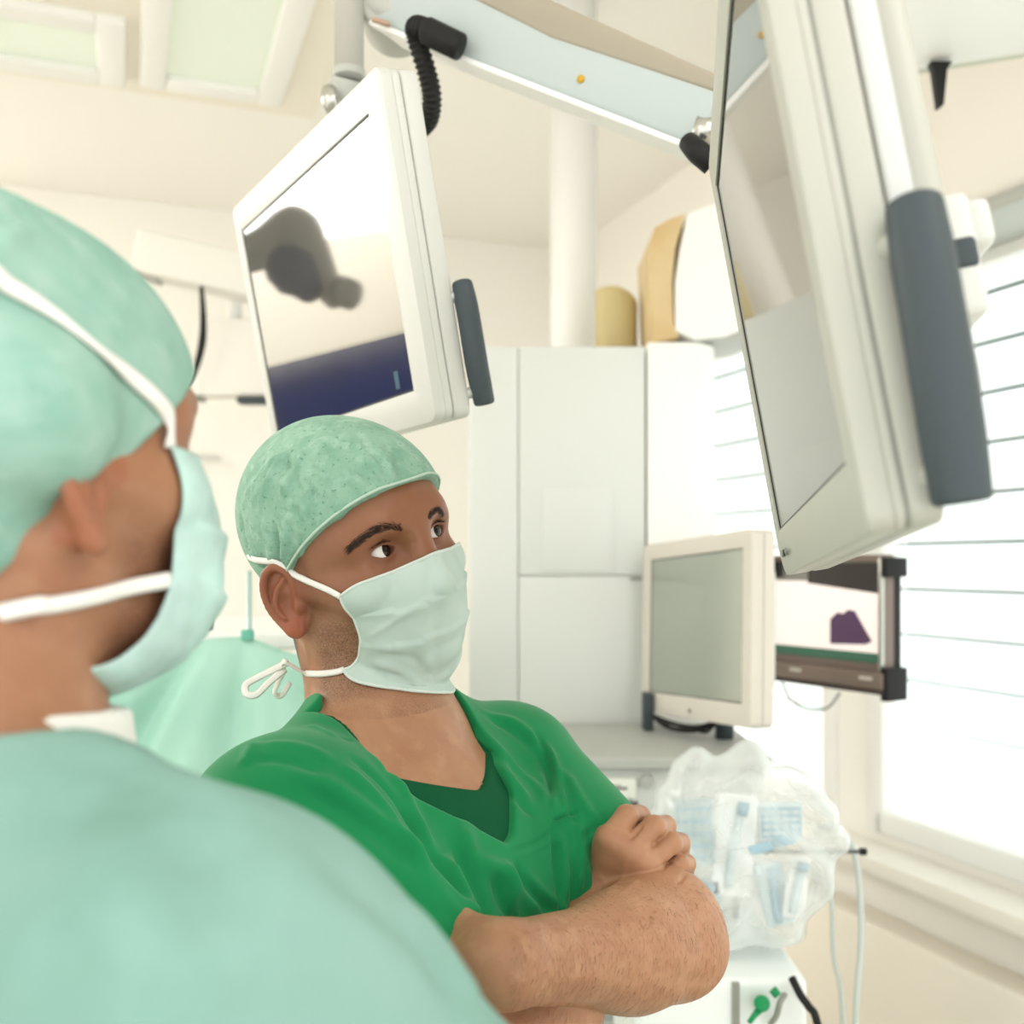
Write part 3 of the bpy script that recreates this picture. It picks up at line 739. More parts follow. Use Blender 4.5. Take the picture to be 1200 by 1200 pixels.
# ---- the person in the pale teal gown, close to the camera, seen from behind the right shoulder
def build_near():
    a = math.radians(35)
    f0 = np.array([math.sin(a), math.cos(a), 0]); l0 = np.array([-f0[1], f0[0], 0]); u0 = np.array([0, 0, 1.])
    p_ = math.radians(4); f = math.cos(p_)*f0+math.sin(p_)*u0; u = math.cos(p_)*u0-math.sin(p_)*f0
    r_ = math.radians(-5); l = math.cos(r_)*l0+math.sin(r_)*u; u = np.cross(f, l)
    Rh = np.stack([f, l, u], 1)
    ear = P(100, 566, .462); O = ear-Rh@np.array([-.004, -.078, -.024])
    Mh = np.eye(4); Mh[:3, :3] = Rh; Mh[:3, 3] = O; LH = Loc(Mh); H = lambda x, y, z: O+Rh@np.array([x, y, z])
    nb = H(-.035, 0, -.19); mid = nb+np.array([0, 0, -.035])
    a2 = math.radians(32); f0 = np.array([math.sin(a2), math.cos(a2), 0]); l0 = np.array([-f0[1], f0[0], 0]); yv = l0; fw = f0; zv = u0; Mt = frame_from(mid, fw, yv, zv); LT = Loc(Mt); T = lambda x, y, z: mid+Mt[:3, :3]@np.array([x, y, z])
    nt = H(-.018, 0, -.055)
    shR = T(0, -.172, -.026); shL = T(0, .172, -.015); print('near shR', proj(shR), shR)
    elR = shR+fw*.15+np.array([0, 0, -.20])-yv*.19; elL = shL+fw*.13+np.array([0, 0, -.26])+yv*.02
    wrR = elR+fw*.09+yv*.10+np.array([0, 0, -.20]); wrL = elL+fw*.09-yv*.10+np.array([0, 0, -.20])
    def body(p):
        q = LH(p); t = LT(p); d = head_sdf(q)
        neck = smin(cone(p, nt, nb, .058, .064), cone(p, H(-.05, 0, -.04), T(-.035, 0, .05), .052, .062), .02)
        neck = smin(neck, cone(p, H(-.022, -.060, -.05), T(.055, -.016, 0), .012, .008), .012)
        d = smin(d, neck, .02); d = smin(d, torso_fn(t), .03)
        for sh, el, wr in ((shR, elR, wrR), (shL, elL, wrL)):
            d = smin(d, smin(cone(p, sh, el, .054, .042), cone(p, el, wr, .043, .028), .02), .02)
            dv = nrm(wr-el); sd = nrm(np.cross(dv, [0, 0, 1.]))
            d = smin(d, cone(p, wr, wr+dv*.08, .026, .03), .02)
            for i in range(4):
                k = wr+dv*.085+np.array([0, 0, .030-.02*i]); e = chain(p, [wr+dv*.05+np.array([0, 0, .02-.013*i]), k, k+dv*.035+sd*.008, k+dv*.055+sd*.022], [.012, .0105, .0095, .008], .004)
                d = smin(d, e, .004)
            d = smin(d, chain(p, [wr+dv*.02+np.array([0, 0, .02]), wr+dv*.06+sd*.012+np.array([0, 0, .05]), wr+dv*.09+sd*.02+np.array([0, 0, .056])], [.014, .012, .0095]), .01)
        return np.maximum(d, -(p[:, 2]-1.0))
    h = .003*max(1, Q*.8)
    lo = mid+np.array([-.42, -.42, -.42]); hi = mid+np.array([.5, .5, .36])
    V, Qd = surf(body, lo, hi, h, 1)
    bv = bvh_of(V, Qd)
    q = LH(V); x, y, z = q.T
    ss = lambda a, b, v: np.clip((v-a)/(b-a), 0, 1)**2*(3-2*np.clip((v-a)/(b-a), 0, 1))
    o = np_mesh('person', V, Qd, MATS['skin'])
    tag(o, 'nearest person, seen from behind, in pale teal gown with mint cap and tied mask', 'person')
    inh = np.linalg.norm(q, axis=1) < .17
    attr_set(o, 'stubble', np.clip((ss(-.03, -.06, z)*ss(.0, .03, x)*ss(-.135, -.115, z)*.8+ss(-.105, -.125, z)*ss(.01, .04, x)*.9)*inh, 0, 1))
    attr_set(o, 'hair', np.clip((ss(.008, .014, x)*ss(.040, .032, x)*ss(-.005, .008, z)*ss(.03, .02, z)*ss(.045, .055, np.abs(y))+ss(-.055, -.07, x)*ss(-.09, -.07, z)*ss(0, -.02, z)*.6)*inh, 0, 1))
    attr_set(o, 'red', (np.abs(y) > .075)*inh*(x < .02)*.3)
    for n_ in ('dark', 'nail'): attr_set(o, n_, np.zeros(len(V)))
    attr_set(o, 'tan', .35+0*x)
    for s in (1, -1):
        c = H(EYE[0], s*EYE[1], 0); vs = []; fs = []
        for i in range(13):
            for k in range(16):
                th = math.pi*i/12; ph = 2*math.pi*k/16; vs.append(c+.0124*(math.cos(th)*f+math.sin(th)*(math.cos(ph)*l+math.sin(ph)*u)))
        mi = []
        for i in range(12):
            for k in range(16): fs.append((i*16+k, i*16+(k+1) % 16, (i+1)*16+(k+1) % 16, (i+1)*16+k)); mi.append(1 if i < 2 else 0)
        e = mesh_obj('eye', vs, fs, MATS['eye_white'], o); e.data.materials.append(MATS['iris_brown']); e.data.polygons.foreach_set('material_index', mi)
    capm = mat('cap_fabric_near', (150,186,172), .85, .15, noise=[((132,174,158), 30, .4, .7), ((164,194,182), 55, .5, .8)], bump=[(120, .4, .003)])
    def cap(p):
        q = LH(p); d = rows_cap(q, 0, 0, .009)
        d = smin(d, ell(q, (-.05, 0, .045), (.075, .072, .082)), .03); d = smin(d, ell(q, (-.045, 0, -.03), (.068, .070, .075)), .03)
        for s in (1, -1): d = smin(d, ell(q, (-.024, s*.086, .006), (.032, .024, .034)), .02)
        x = q[:, 0]; zc = .050-.80*(.100-x)
        return smax(d, (zc-q[:, 2])*.8, .003)
    Vc, Qc = surf(cap, O-.19, O+.19, .003, 1); cb = bvh_of(Vc, Qc)
    st = [([(0,250),(25,235),(45,210)], .006, .003), ([(0,290),(30,262),(48,225)], .005, .003), ([(0,240),(20,225),(30,208)], .004, -.003), ([(0,265),(26,245),(42,218)], .004, -.0025), ([(30,420),(80,460),(90,520)], .008, .0015), ([(60,300),(120,350),(150,400)], .01, .0012)]
    Vc = sculpt(Vc, Qc, cb, st); cb = bvh_of(Vc, Qc)
    np_mesh('surgical_cap', Vc, Qc, capm, o, label='blue-green disposable surgical cap')
    rowsm = [((.110, -.014), (.048, .0665, -.006), 1.5), ((.112, -.034), (.050, .067, -.034), 1.0), ((.114, -.058), (.050, .0665, -.040), 1.1), ((.112, -.085), (.046, .0645, -.070), 1.0), ((.094, -.110), (.036, .061, -.092), .95), ((.040, -.130), (.014, .058, -.108), .9), ((.005, -.118), (-.008, .050, -.108), .9)]
    rws = np.array([[a_[0], a_[1], b_[0], b_[1], b_[2], f_] for a_, b_, f_ in rowsm]); nv, nu = 40, 61
    rs = np.array([np.interp(np.linspace(0, 6, nv), range(7), rws[:, i]) for i in range(6)]).T
    for _ in range(3): rs[1:-1] = (rs[:-2]+rs[2:])/2
    G = np.zeros((nv, nu, 3))
    for i in range(nv):
        cx, cz, ex_, ey, ez, fl = rs[i]; v = i/(nv-1)
        for j in range(nu):
            uu = -1+2*j/(nu-1); an = uu*math.pi/2; w = max(math.cos(an), 0)**fl; pl = 0
            for pv in (.3, .5, .7):
                if pv < v < pv+.09: pl = .004*(1-(v-pv)/.09)*(.35+.65*min(1, (1-abs(uu))*3))
            G[i, j] = np.array([ex_+(cx-ex_)*w, ey*math.sin(an)*(1-.1*(1-abs(uu))), ez+(cz-ez)*w])+np.array([math.cos(an), .8*math.sin(an), 0])*pl
    Gq = G.reshape(-1, 3)
    for _ in range(3):
        Gn, dd = grad(head_sdf, Gq); Gq = Gq+Gn*np.clip(.0025-dd, 0, .02)[:, None]
    Vm = xf(Mh, Gq); Qm = np.array([(i*nu+j, i*nu+j+1, (i+1)*nu+j+1, (i+1)*nu+j) for i in range(nv-1) for j in range(nu-1)])
    m2 = mat('mask_fabric_near', (178,204,197), .8, .15, noise=[((196,230,222), 25, .4, .7)])
    mo = np_mesh('face_mask', Vm, Qm, m2, o, label='pale blue-green pleated face mask'); so = mo.modifiers.new('s', 'SOLIDIFY'); so.thickness = .0015
    allb = [bv, cb]; W = MATS['white_tape']
    jn = 0 if LH(Vm[0][None])[0][1] < 0 else nu-1
    def tie(pxs, first, last, w):
        pts = [first]; ns = [nrm(-yv+fw*.2)]
        for q_ in pxs:
            pp, nn = cast(allb, *q_, .002)
            if pp is not None: pts.append(pp); ns.append(nn)
        if last: pts += [a_ for a_, b_ in last]; ns += [b_ for a_, b_ in last]
        ribbon('mask_tie', np.array(pts), np.array(ns), w, W, mo, .0011, 6)
    lat = lambda x, y, z: (H(x, y, z), nrm(Rh@np.array([x, y, 0])))
    tie([(196,490),(180,468),(150,442),(110,410),(60,370),(10,338),(-40,316)], Vm[jn]+0, [lat(-.105, -.050, .055), lat(-.122, 0, .06)], .0095)
    tie([(150,688),(110,698),(60,708),(10,716)], Vm[int(nv*.52)*nu+jn]+0, [(H(-.105, 0, -.09), nrm(-fw))], .0085)
    cj = nu-1-jn
    ribbon('mask_tie', np.array([Vm[cj], H(.01, .080, .03), H(-.03, .088, .05), H(-.08, .074, .065), H(-.122, 0, .07)]), np.array([nrm(yv), nrm(yv), nrm(yv-fw*.3), nrm(yv-fw), nrm(-fw)]), .0085, W, mo, .0011)
    # collar and gown
    def cover(p, off, zt, hole):
        t = LT(p); d = torso_fn(t)-off
        d = smax(d, -(np.maximum(np.hypot(t[:, 0]+.004, t[:, 1])-hole, -(t[:, 2]-zt))), .006)
        return np.maximum(d, -(p[:, 2]-1.0))
    Vu, Qu = surf(lambda p: np.minimum(cover(p, .004, .2, .02), smax(cone(p, T(.0, 0, .0), nb+(nt-nb)*.55, .084, .0705), (LT(p)[:, 2]-.106+.10*LT(p)[:, 0]), .004)), lo, hi, .0035, 1)
    np_mesh('undershirt', Vu, Qu, mat('white_cotton', (232,232,226), .85, .1, bump=[(600, .2, .0006)]), o, label='white undershirt collar showing above the gown')
    gm = mat('gown_fabric', (134,168,158), .85, .15, noise=[((120,160,148), 6, .4, .7), ((140,180,170), 14, .5, .8)], bump=[(60, .25, .004), (500, .1, .0006)])
    def gown(p):
        t = LT(p); d = torso_fn(t)-.018
        d = smin(d, cone(p, T(-.01, -.06, .040), shR+np.array([0, 0, -.005]), .050, .066), .04)
        d = smin(d, ell(t, (.01, 0, -.25), (.15, .19, .22)), .06)
        d = smin(d, ell(t, (.06, 0, -.14), (.11, .15, .12)), .05)
        for sh, el, wr in ((shR, elR, wrR), (shL, elL, wrL)):
            d = smin(d, cone(p, sh, el, .074, .088), .05); d = smin(d, cone(p, el, wr, .070, .045), .04)
        d = smax(d, -cone(p, nb-(nt-nb)*.1, nb+(nt-nb)*.8, .102, .088), .010)
        return np.maximum(d, -(p[:, 2]-.75))
    lo2 = lo.copy(); lo2[2] = .95
    Vg, Qg = surf(lambda p: np.maximum(gown(p), -(p[:, 2]-1.0)), mid+np.array([-.45, -.45, -.5]), mid+np.array([.55, .55, .2]), .0045, 1)
    gb = bvh_of(Vg, Qg)
    st = [([(60,860),(180,900),(280,960)], .012, .004), ([(300,1000),(420,1080),(520,1180)], .014, .004), ([(350,1010),(470,1090),(560,1190)], .010, -.004), ([(100,960),(160,1060),(170,1190)], .016, .004), ([(230,960),(270,1080),(280,1190)], .016, -.004), ([(460,1050),(520,1110),(570,1190)], .008, .003)]
    Vg = sculpt(Vg, Qg, gb, st)
    np_mesh('surgical_gown', Vg, Qg, gm, o, label='pale teal surgical gown')
    # gown skirt, legs and shoes below the frame
    g0 = np.array([mid[0], mid[1], 0])
    def skirt(p):
        t = p-g0; k = np.hypot(t@f0/.9, t@l0); z_ = p[:, 2]
        return np.maximum(np.maximum((k-(.20+.05*(1-z_)))*.9, z_-1.06), .30-z_)
    Vk, Qk = surf(skirt, g0+[-.4, -.4, .2], g0+[.4, .4, 1.2], .012, 1); np_mesh('gown_skirt', Vk, Qk, gm, o)
    for s in (1, -1):
        an = g0+l0*s*.11
        tr = surf(lambda p: np.maximum(cone(p, an+[0, 0, .5], an+[0, 0, .1], .08, .06), .06-p[:, 2]), an+[-.2, -.2, 0], an+[.2, .2, .7], .012, 1); np_mesh('trouser_leg', *tr, MATS['scrub_fabric'], o)
        sh_ = surf(lambda p: np.maximum(smin(cone(p, an+[0, 0, .05], an+f0*.15+[0, 0, .035], .045, .038), cone(p, an+[0, 0, .1], an+[0, 0, .05], .05, .045), .02), .001-p[:, 2]), an-.3, an+.3, .009, 1); np_mesh('shoe', *sh_, MATS['white_clog'], o)
    return o
# ---------------------------------------------------------------- the room
XR = np.array([.937, .35, 0]); YR = np.array([-.35, .937, 0]); ZR = np.array([0, 0, 1.])
RM = frame_from(np.zeros(3), XR, YR, ZR)
def rm(x, y, z): return XR*x+YR*y+ZR*z
def at_room(px, py, d):
    p = P(px, py, d); return p@XR, p@YR, p[2]
CEIL = 3.05; XW = 1.91; YB = 4.357; XL = -2.7
I4 = np.eye(4)
def ceil_at(px, py):
    p = P(px, py, (CEIL-CAMZ)*F/(HZ-py)); return p@XR, p@YR
def mats():
    mat('wall_paint', (253,250,243), .8, .2, noise=[((252,248,239), 1.2, .4, .7)])
    mat('ceiling_paint', (252,249,242), .85, .2)
    mat('sill_white', (250,246,236), .5); mat('parapet_beige', (252,245,230), .7)
    mat('floor_vinyl', (214,206,190), .35, noise=[((200,192,176), 9, .4, .7)])
    mat('frame_white', (250,250,246), .4)
    mat('louvre', (236,245,244), .5, emit=((240,250,250), .58), noise=[((244,250,248), .8, .4, .7)])
    mat('diffuser_green', (230,238,224), .4, emit=((226,240,214), .10))
    mat('plastic_white', (212,214,208), .35, .5); mat('plastic_cream', (216,210,199), .4, .5)
    mat('plastic_shell', (186,188,180), .4, .5, noise=[((180,183,174), 3, .4, .7)])
    mat('seam_grey', (150,152,144), .6); mat('rubber_black', (26,25,24), .55, .35, bump=[(300, .3, .001)])
    mat('handle_grey', (66,76,80), .55, .4, bump=[(500, .15, .0005)])
    mat('screen_glass', (150,148,142), .04, .6, metal=.75)
    mat('screen_glass_soft', (176,182,172), .16, .6, metal=.6)
    mat('screen_edge_black', (20,19,17), .4)
    mat('steel', (196,196,190), .25, metal=.9); mat('arm_shade_tan', (168,160,142), .45); mat('arm_pale', (188,198,196), .4)
    mat('amber', (214,168,38), .5); mat('tan_panel', (222,198,152), .5, noise=[((208,176,122), 5, .45, .7)])
    mat('khaki', (206,190,140), .6); mat('white_lacquer', (252,252,248), .3)
    mat('cabinet_white', (224,227,222), .35, .5); mat('machine_grey', (182,184,178), .45)
    mat('label_cream', (238,238,228), .6); mat('print_grey', (130,130,126), .7); mat('grille_dark', (88,86,80), .7)
    mat('teal_drape', (166,212,196), .85, .15, noise=[((190,228,214), 3, .4, .7)], bump=[(300, .15, .001)])
    mat('bezel_bronze', (128,112,104), .4, .5, metal=.2)
def room():
    h = CEIL
    def st(name, b, m, bev=0):
        return tag(box(name, RM, b, m, bev=bev), kind='structure')
    st('floor', (XL-.1, XW+.3, -2.6, YB+.1, -.1, 0), MATS['floor_vinyl'])
    st('ceiling', (XL-.1, XW+.3, -1.2, YB+.1, h, h+.1), MATS['ceiling_paint'])
    st('wall_back', (XL-.1, XW+.3, YB, YB+.12, 0, h), MATS['wall_paint'])
    st('wall_left', (XL-.12, XL, .6, YB, 0, h), MATS['wall_paint'])
    # window wall: A is 1.075,2.58
    A = np.array([1.075, 2.58, 0]); yA = A@YR
    z0, z1 = .90, 2.34
    spans = [(yA+.42, yA+1.62), (yA-1.75, yA+.225)]
    cuts = [YB, yA+1.62, yA+.42, yA+.225, yA-1.75, -1.2]
    multi = [(XW, XW+.2, -1.2, YB, 0, z0), (XW, XW+.2, -1.2, YB, z1, h), (XW, XW+.2, cuts[1], cuts[0], z0, z1), (XW, XW+.2, cuts[3], cuts[2], z0, z1), (XW, XW+.2, cuts[5], cuts[4], z0, z1)]
    tag(multibox('wall_window_side', RM, multi, MATS['wall_paint']), kind='structure')
    for n, (a, b) in enumerate(spans, 1):
        w = empty('window_%d' % n, rm(XW, (a+b)/2, z0), None, None); tag(w, kind='structure')
        fr = [(XW-.012, XW+.05, a-.03, a+.03, z0-.03, z1+.03), (XW-.012, XW+.05, b-.03, b+.03, z0-.03, z1+.03), (XW-.012, XW+.05, a, b, z0-.03, z0+.03), (XW-.012, XW+.05, a, b, z1-.03, z1+.03)]
        tag(multibox('window_frame', RM, fr, MATS['frame_white'], w, bev=.006), kind='structure')
        # broad frosted louvres with narrow gaps
        z = z0+.03; k = 0; bl = []
        while z < z1-.03:
            zt = min(z+.112, z1-.03); bl.append((z, zt)); z += .121
        V = []; Fc = []
        for za, zb in bl:
            kk = len(V)
            for yy in (a+.03, b-.03):
                V += [tuple(rm(XW+.030, yy, za)), tuple(rm(XW+.036, yy, za)), tuple(rm(XW+.052, yy, zb)), tuple(rm(XW+.046, yy, zb))]
            Fc += [tuple(i+kk for i in f) for f in ((0,1,2,3), (7,6,5,4), (0,4,5,1), (1,5,6,2), (2,6,7,3), (3,7,4,0))]
        tag(mesh_obj('louvres', V, Fc, MATS['louvre'], w, smooth=False), kind='structure')
        bk = box('blind_shade', RM, (XW+.10, XW+.11, a, b, z0, z1), mat('shade_grey', (132,136,130), .8), w); tag(bk, kind='structure')
    st('trim_1', (XW-.13, XW+.0, -1.0, YB-.0, .80, .845), MATS['sill_white'], .008)
    st('trim_2', (XW-.10, XW, -1.0, YB, .20, .66), MATS['parapet_beige'], .012)
    st('baseboard_window_side', (XW-.03, XW, -1.0, YB, 0, .12), MATS['sill_white'], .004)
    st('baseboard_back', (XL, XW, YB-.02, YB, 0, .12), MATS['sill_white'], .004)
    # recessed ceiling luminaires
    ax0, ay = ceil_at(196, 82); ax1, _ = ceil_at(306, 92); bx1, by = ceil_at(115, 75); _, by0 = ceil_at(115, 28)
    for (x0, x1, y0, y1, lab) in ((ax0, ax1, ay-1.4, ay, 'square-cornered pale green ceiling light panel nearest the monitor arm post'), (bx1-.8, bx1, by0, by, 'wide pale green ceiling light panel at the top left corner of the photo')):
        t = empty('ceiling_light', rm((x0+x1)/2, (y0+y1)/2, h), lab, 'ceiling light', 'recessed ceiling lights')
        f = .075
        multibox('light_frame', RM, [(x0-f, x0, y0-f, y1+f, h-.03, h), (x1, x1+f, y0-f, y1+f, h-.03, h), (x0, x1, y0-f, y0, h-.03, h), (x0, x1, y1, y1+f, h-.03, h)], MATS['frame_white'], t, .006)
        box('diffuser', RM, (x0, x1, y0, y1, h-.012, h), MATS['diffuser_green'], t)
    tag(box('ceiling_bulkhead', RM, (-1.2, ax1+.19, 1.25, ay+.17, h-.006, h), mat('bulkhead_beige', (246,240,226), .8)), kind='structure')
    # big white column
    p = P(672, 660, 2.6)
    t = tube('white_column', [(p[0], p[1], 0), (p[0], p[1], h)], .0595, MATS['white_lacquer'], seg=48)
    tag(t, 'tall round white column rising behind the white cabinet to the ceiling', 'column')
def cabinet():
    Y = 2.2; z1 = CAMZ+(660-405)/F*Y; q = lambda px, d=Y: (px-600)/F*d
    x0, x1, x2 = q(549), q(757), q(845)
    t = empty('tall_cabinet', (x0, Y, 0), 'tall white cabinet with a rounded right end behind the green-clad person', 'cabinet')
    box('cabinet_body', I4, (x0, x1, Y+.02, Y+.28, 0, z1), MATS['cabinet_white'], t, .004)
    box('side_door', I4, (x0+.002, q(607), Y, Y+.018, .08, z1-.002), MATS['cabinet_white'], t, .002)
    zs = CAMZ-(675-660)/F*Y
    d = box('door', I4, (q(608), x1-.002, Y, Y+.018, .08, zs), MATS['cabinet_white'], t, .002)
    d2 = box('door', I4, (q(608), x1-.002, Y, Y+.018, zs+.002, z1-.002), MATS['cabinet_white'], t, .002)
    box('door_inset', I4, (q(635), q(718), Y-.003, Y+.0, zs+.01, zs+.19), MATS['cabinet_white'], d2, .002)
    box('door_latch', I4, (q(738), q(752), Y-.008, Y+.002, zs-.008, zs-.003), MATS['seam_grey'], d2, .001)
    ol = [(x1+.003, Y+.27), (x1+.003, Y)]
    for i in range(17):
        a = -math.pi/2+math.pi/2*i/16; ol.append((x2-.08+.08*math.cos(a), Y+.08+.08*math.sin(a)))
    ol += [(x2, Y+.27)]
    prism('rounded_end', I4, ol, .0, z1+.008, MATS['white_lacquer'], t, .004)
    box('plinth', I4, (x0+.01, x1, Y+.03, Y+.26, 0, .08), MATS['seam_grey'], t)
    zt_ = z1+.010
    h = empty('lamp_housing', (q(800), 2.35, zt_), 'white rounded housing with a tan side panel on top of the cabinet', 'equipment housing')
    Yh = 2.22; X = lambda px: (px-600)/F*Yh; Z = lambda py: CAMZ-(py-660)/F*Yh
    Mv = frame_from((0, Yh, 0), (1, 0, 0), (0, 0, 1), (0, -1, 0))
    tan = [(765, 402), (796, 396), (790, 380), (788, 330), (792, 290), (803, 250), (785, 256), (768, 266), (760, 285), (762, 320), (763, 360)]
    prism('tan_side_panel', Mv, [(X(a), max(Z(b), zt_)) for a, b in tan], -.20, -.0, MATS['tan_panel'], h, .003)
    wh = [(791, 388), (815, 400), (850, 396), (900, 376), (900, 216), (860, 232), (830, 240), (806, 250), (797, 290), (791, 330)]
    prism('white_shell', Mv, [(X(a), max(Z(b), zt_)) for a, b in wh], -.24, .006, MATS['white_lacquer'], h, .006)
    prism('shell_base', Mv, [(X(a), max(Z(b), zt_)) for a, b in [(815, 402), (880, 394), (900, 386), (900, 374), (850, 392), (815, 396)]], -.22, .004, MATS['machine_grey'], h, .001)
    Yd = 2.40; X = lambda px: (px-600)/F*Yd; zb = z1+.001
    k = empty('storage_drum', (X(725), Yd, zb), 'khaki round-backed drum standing on the cabinet beside the white column', 'drum')
    V = []; n = 24
    for lv in (0, 1):
        for i in range(n):
            a = 2*math.pi*i/n; cx = X(722)+.050*math.cos(a); cy = Yd+.045*math.sin(a)
            V.append((cx, cy, zb if lv == 0 else zb+.172-.030*max(0, math.cos(a))**1.5))
    Fc = [tuple(range(n))[::-1], tuple(range(n, 2*n))]+[(i, (i+1) % n, n+(i+1) % n, n+i) for i in range(n)]
    bevel(mesh_obj('drum_body', V, Fc, MATS['khaki'], k), .006, 3)
    tube('drum_band', [(X(722)+.0515*math.cos(a), Yd+.0465*math.sin(a), zb+.03) for a in np.linspace(0, 2*math.pi, 40)], .003, mat('khaki_dark', (186,172,128), .6), k)

# ---------------------------------------------------------------- monitors
MR = {1: ([[0.5327, -0.1549, -0.832], [-0.8463, -0.0856, -0.5258], [0.0102, 0.9842, -0.1767]], (-0.3902, 1.4811, 2.0812), .4437, .30),
      2: ([[-0.1625, -0.1567, -0.9742], [-0.9847, 0.089, 0.1499], [0.0632, 0.9836, -0.1688]], (.1859, .9301, 1.9433), .3728, .32),
      3: ([[0.3362, 0.0253, -0.9415], [-0.94, 0.0703, -0.3338], [0.0577, 0.9972, 0.0474]], (0.2878, 2.1097, 1.6066), .345, .27)}
def rrect(x0, x1, y0, y1, r, seg=6):
    r = r if hasattr(r, '__len__') else [r]*4      # bl, br, tr, tl
    o = []
    for (cx, cy, a0), q in zip(((x0, y0, math.pi), (x1, y0, -math.pi/2), (x1, y1, 0), (x0, y1, math.pi/2)), r):
        sx = 1 if cx == x0 else -1; sy = 1 if cy == y0 else -1
        for i in range(seg+1):
            a = a0+math.pi/2*i/seg; o.append((cx+sx*q+q*math.cos(a), cy+sy*q+q*math.sin(a)))
    return o
def ring_prism(name, M, outer, inner, z0, z1, m, parent, bev=0):
    n = len(outer); assert len(inner) == n
    V = [(x, y, z0) for x, y in outer]+[(x, y, z1) for x, y in outer]+[(x, y, z0) for x, y in inner]+[(x, y, z1) for x, y in inner]
    Fc = []
    for i in range(n):
        j = (i+1) % n
        Fc += [(i, j, n+j, n+i), (n+i, n+j, 3*n+j, 3*n+i), (2*n+j, 2*n+i, 3*n+i, 3*n+j), (j, i, 2*n+i, 2*n+j)]
    o = mesh_obj(name, xf(M, V), Fc, m, parent, smooth=bool(bev))
    if bev: bevel(o, bev, 3)
    return o
def monitor(k, label, shell, glass, z=(-.044, -.062), outer=None, crn=(.012,)*4, handle=None, hid=(.03, .05)):
    R, t, w, h = MR[k]; M = frame_from(t, *np.array(R).T)
    c = xf(M, [(w/2, -h/2, -.03)])[0]
    e = empty('monitor', c, label, 'monitor')
    x0, x1, y0, y1 = outer
    ring_prism('bezel', M, rrect(x0, x1, y0, y1, crn), rrect(0, w, -h, 0, .0008), -.012, .0015, shell, e, .0008)
    prism('front_shell', M, rrect(x0, x1, y0, y1, crn), z[0]*.48, -.012, shell, e, .001)
    prism('shell_seam', M, rrect(x0+.0015, x1-.0015, y0+.0015, y1-.0015, crn), z[0]*.48-.0015, z[0]*.48, MATS['seam_grey'], e)
    prism('middle_shell', M, rrect(x0, x1, y0, y1, crn), z[0], z[0]*.48-.0015, shell, e, .003)
    prism('rear_housing', M, rrect(x0+hid[0], x1-hid[1], y0+.045, y1-.05, .03), z[1], z[0], shell, e, .010)
    s = prism('screen', M, rrect(-.001, w+.001, -h-.001, .001, .0008), -.010, -.0006, glass, e)
    ring_prism('screen_gasket', M, rrect(-.0002, w+.0002, -h-.0002, .0002, .0008), rrect(.0022, w-.0022, -h+.0022, -.0022, .0006), -.004, -.0001, MATS['screen_edge_black'], e)
    if handle:
        _, hx, pxs, r = handle; org = np.array([0, 0, CAMZ]); pts = []
        for i_, q_ in enumerate(pxs):
            xx = hx-(.005 if i_ in (0, len(pxs)-1) else 0); dv = P(*q_, 1.)-org; n_ = M[:3, 0]; p0 = M[:3, 3]+n_*xx
            w_ = org+dv*(((p0-org)@n_)/(dv@n_)); pts.append((w_-M[:3, 3])@M[:3, :3])
        pts = [tuple(v) for v in pts]
        hb = tube('handle', xf(M, smooth_path(pts, 6)), [r*.9, r, r, r*1.02, r, r*.92], MATS['handle_grey'], e, seg=28, bev=.003)
        for q in (0, -1):
            a = np.array(pts[q]); b = np.array(pts[0])*.5+np.array(pts[-1])*.5; a = a+(b-a)*.22
            tube('handle_mount', xf(M, [a, (x1-.012, a[1], z[0]*.75)]), r*.5, shell, hb, seg=16)
    return e, M
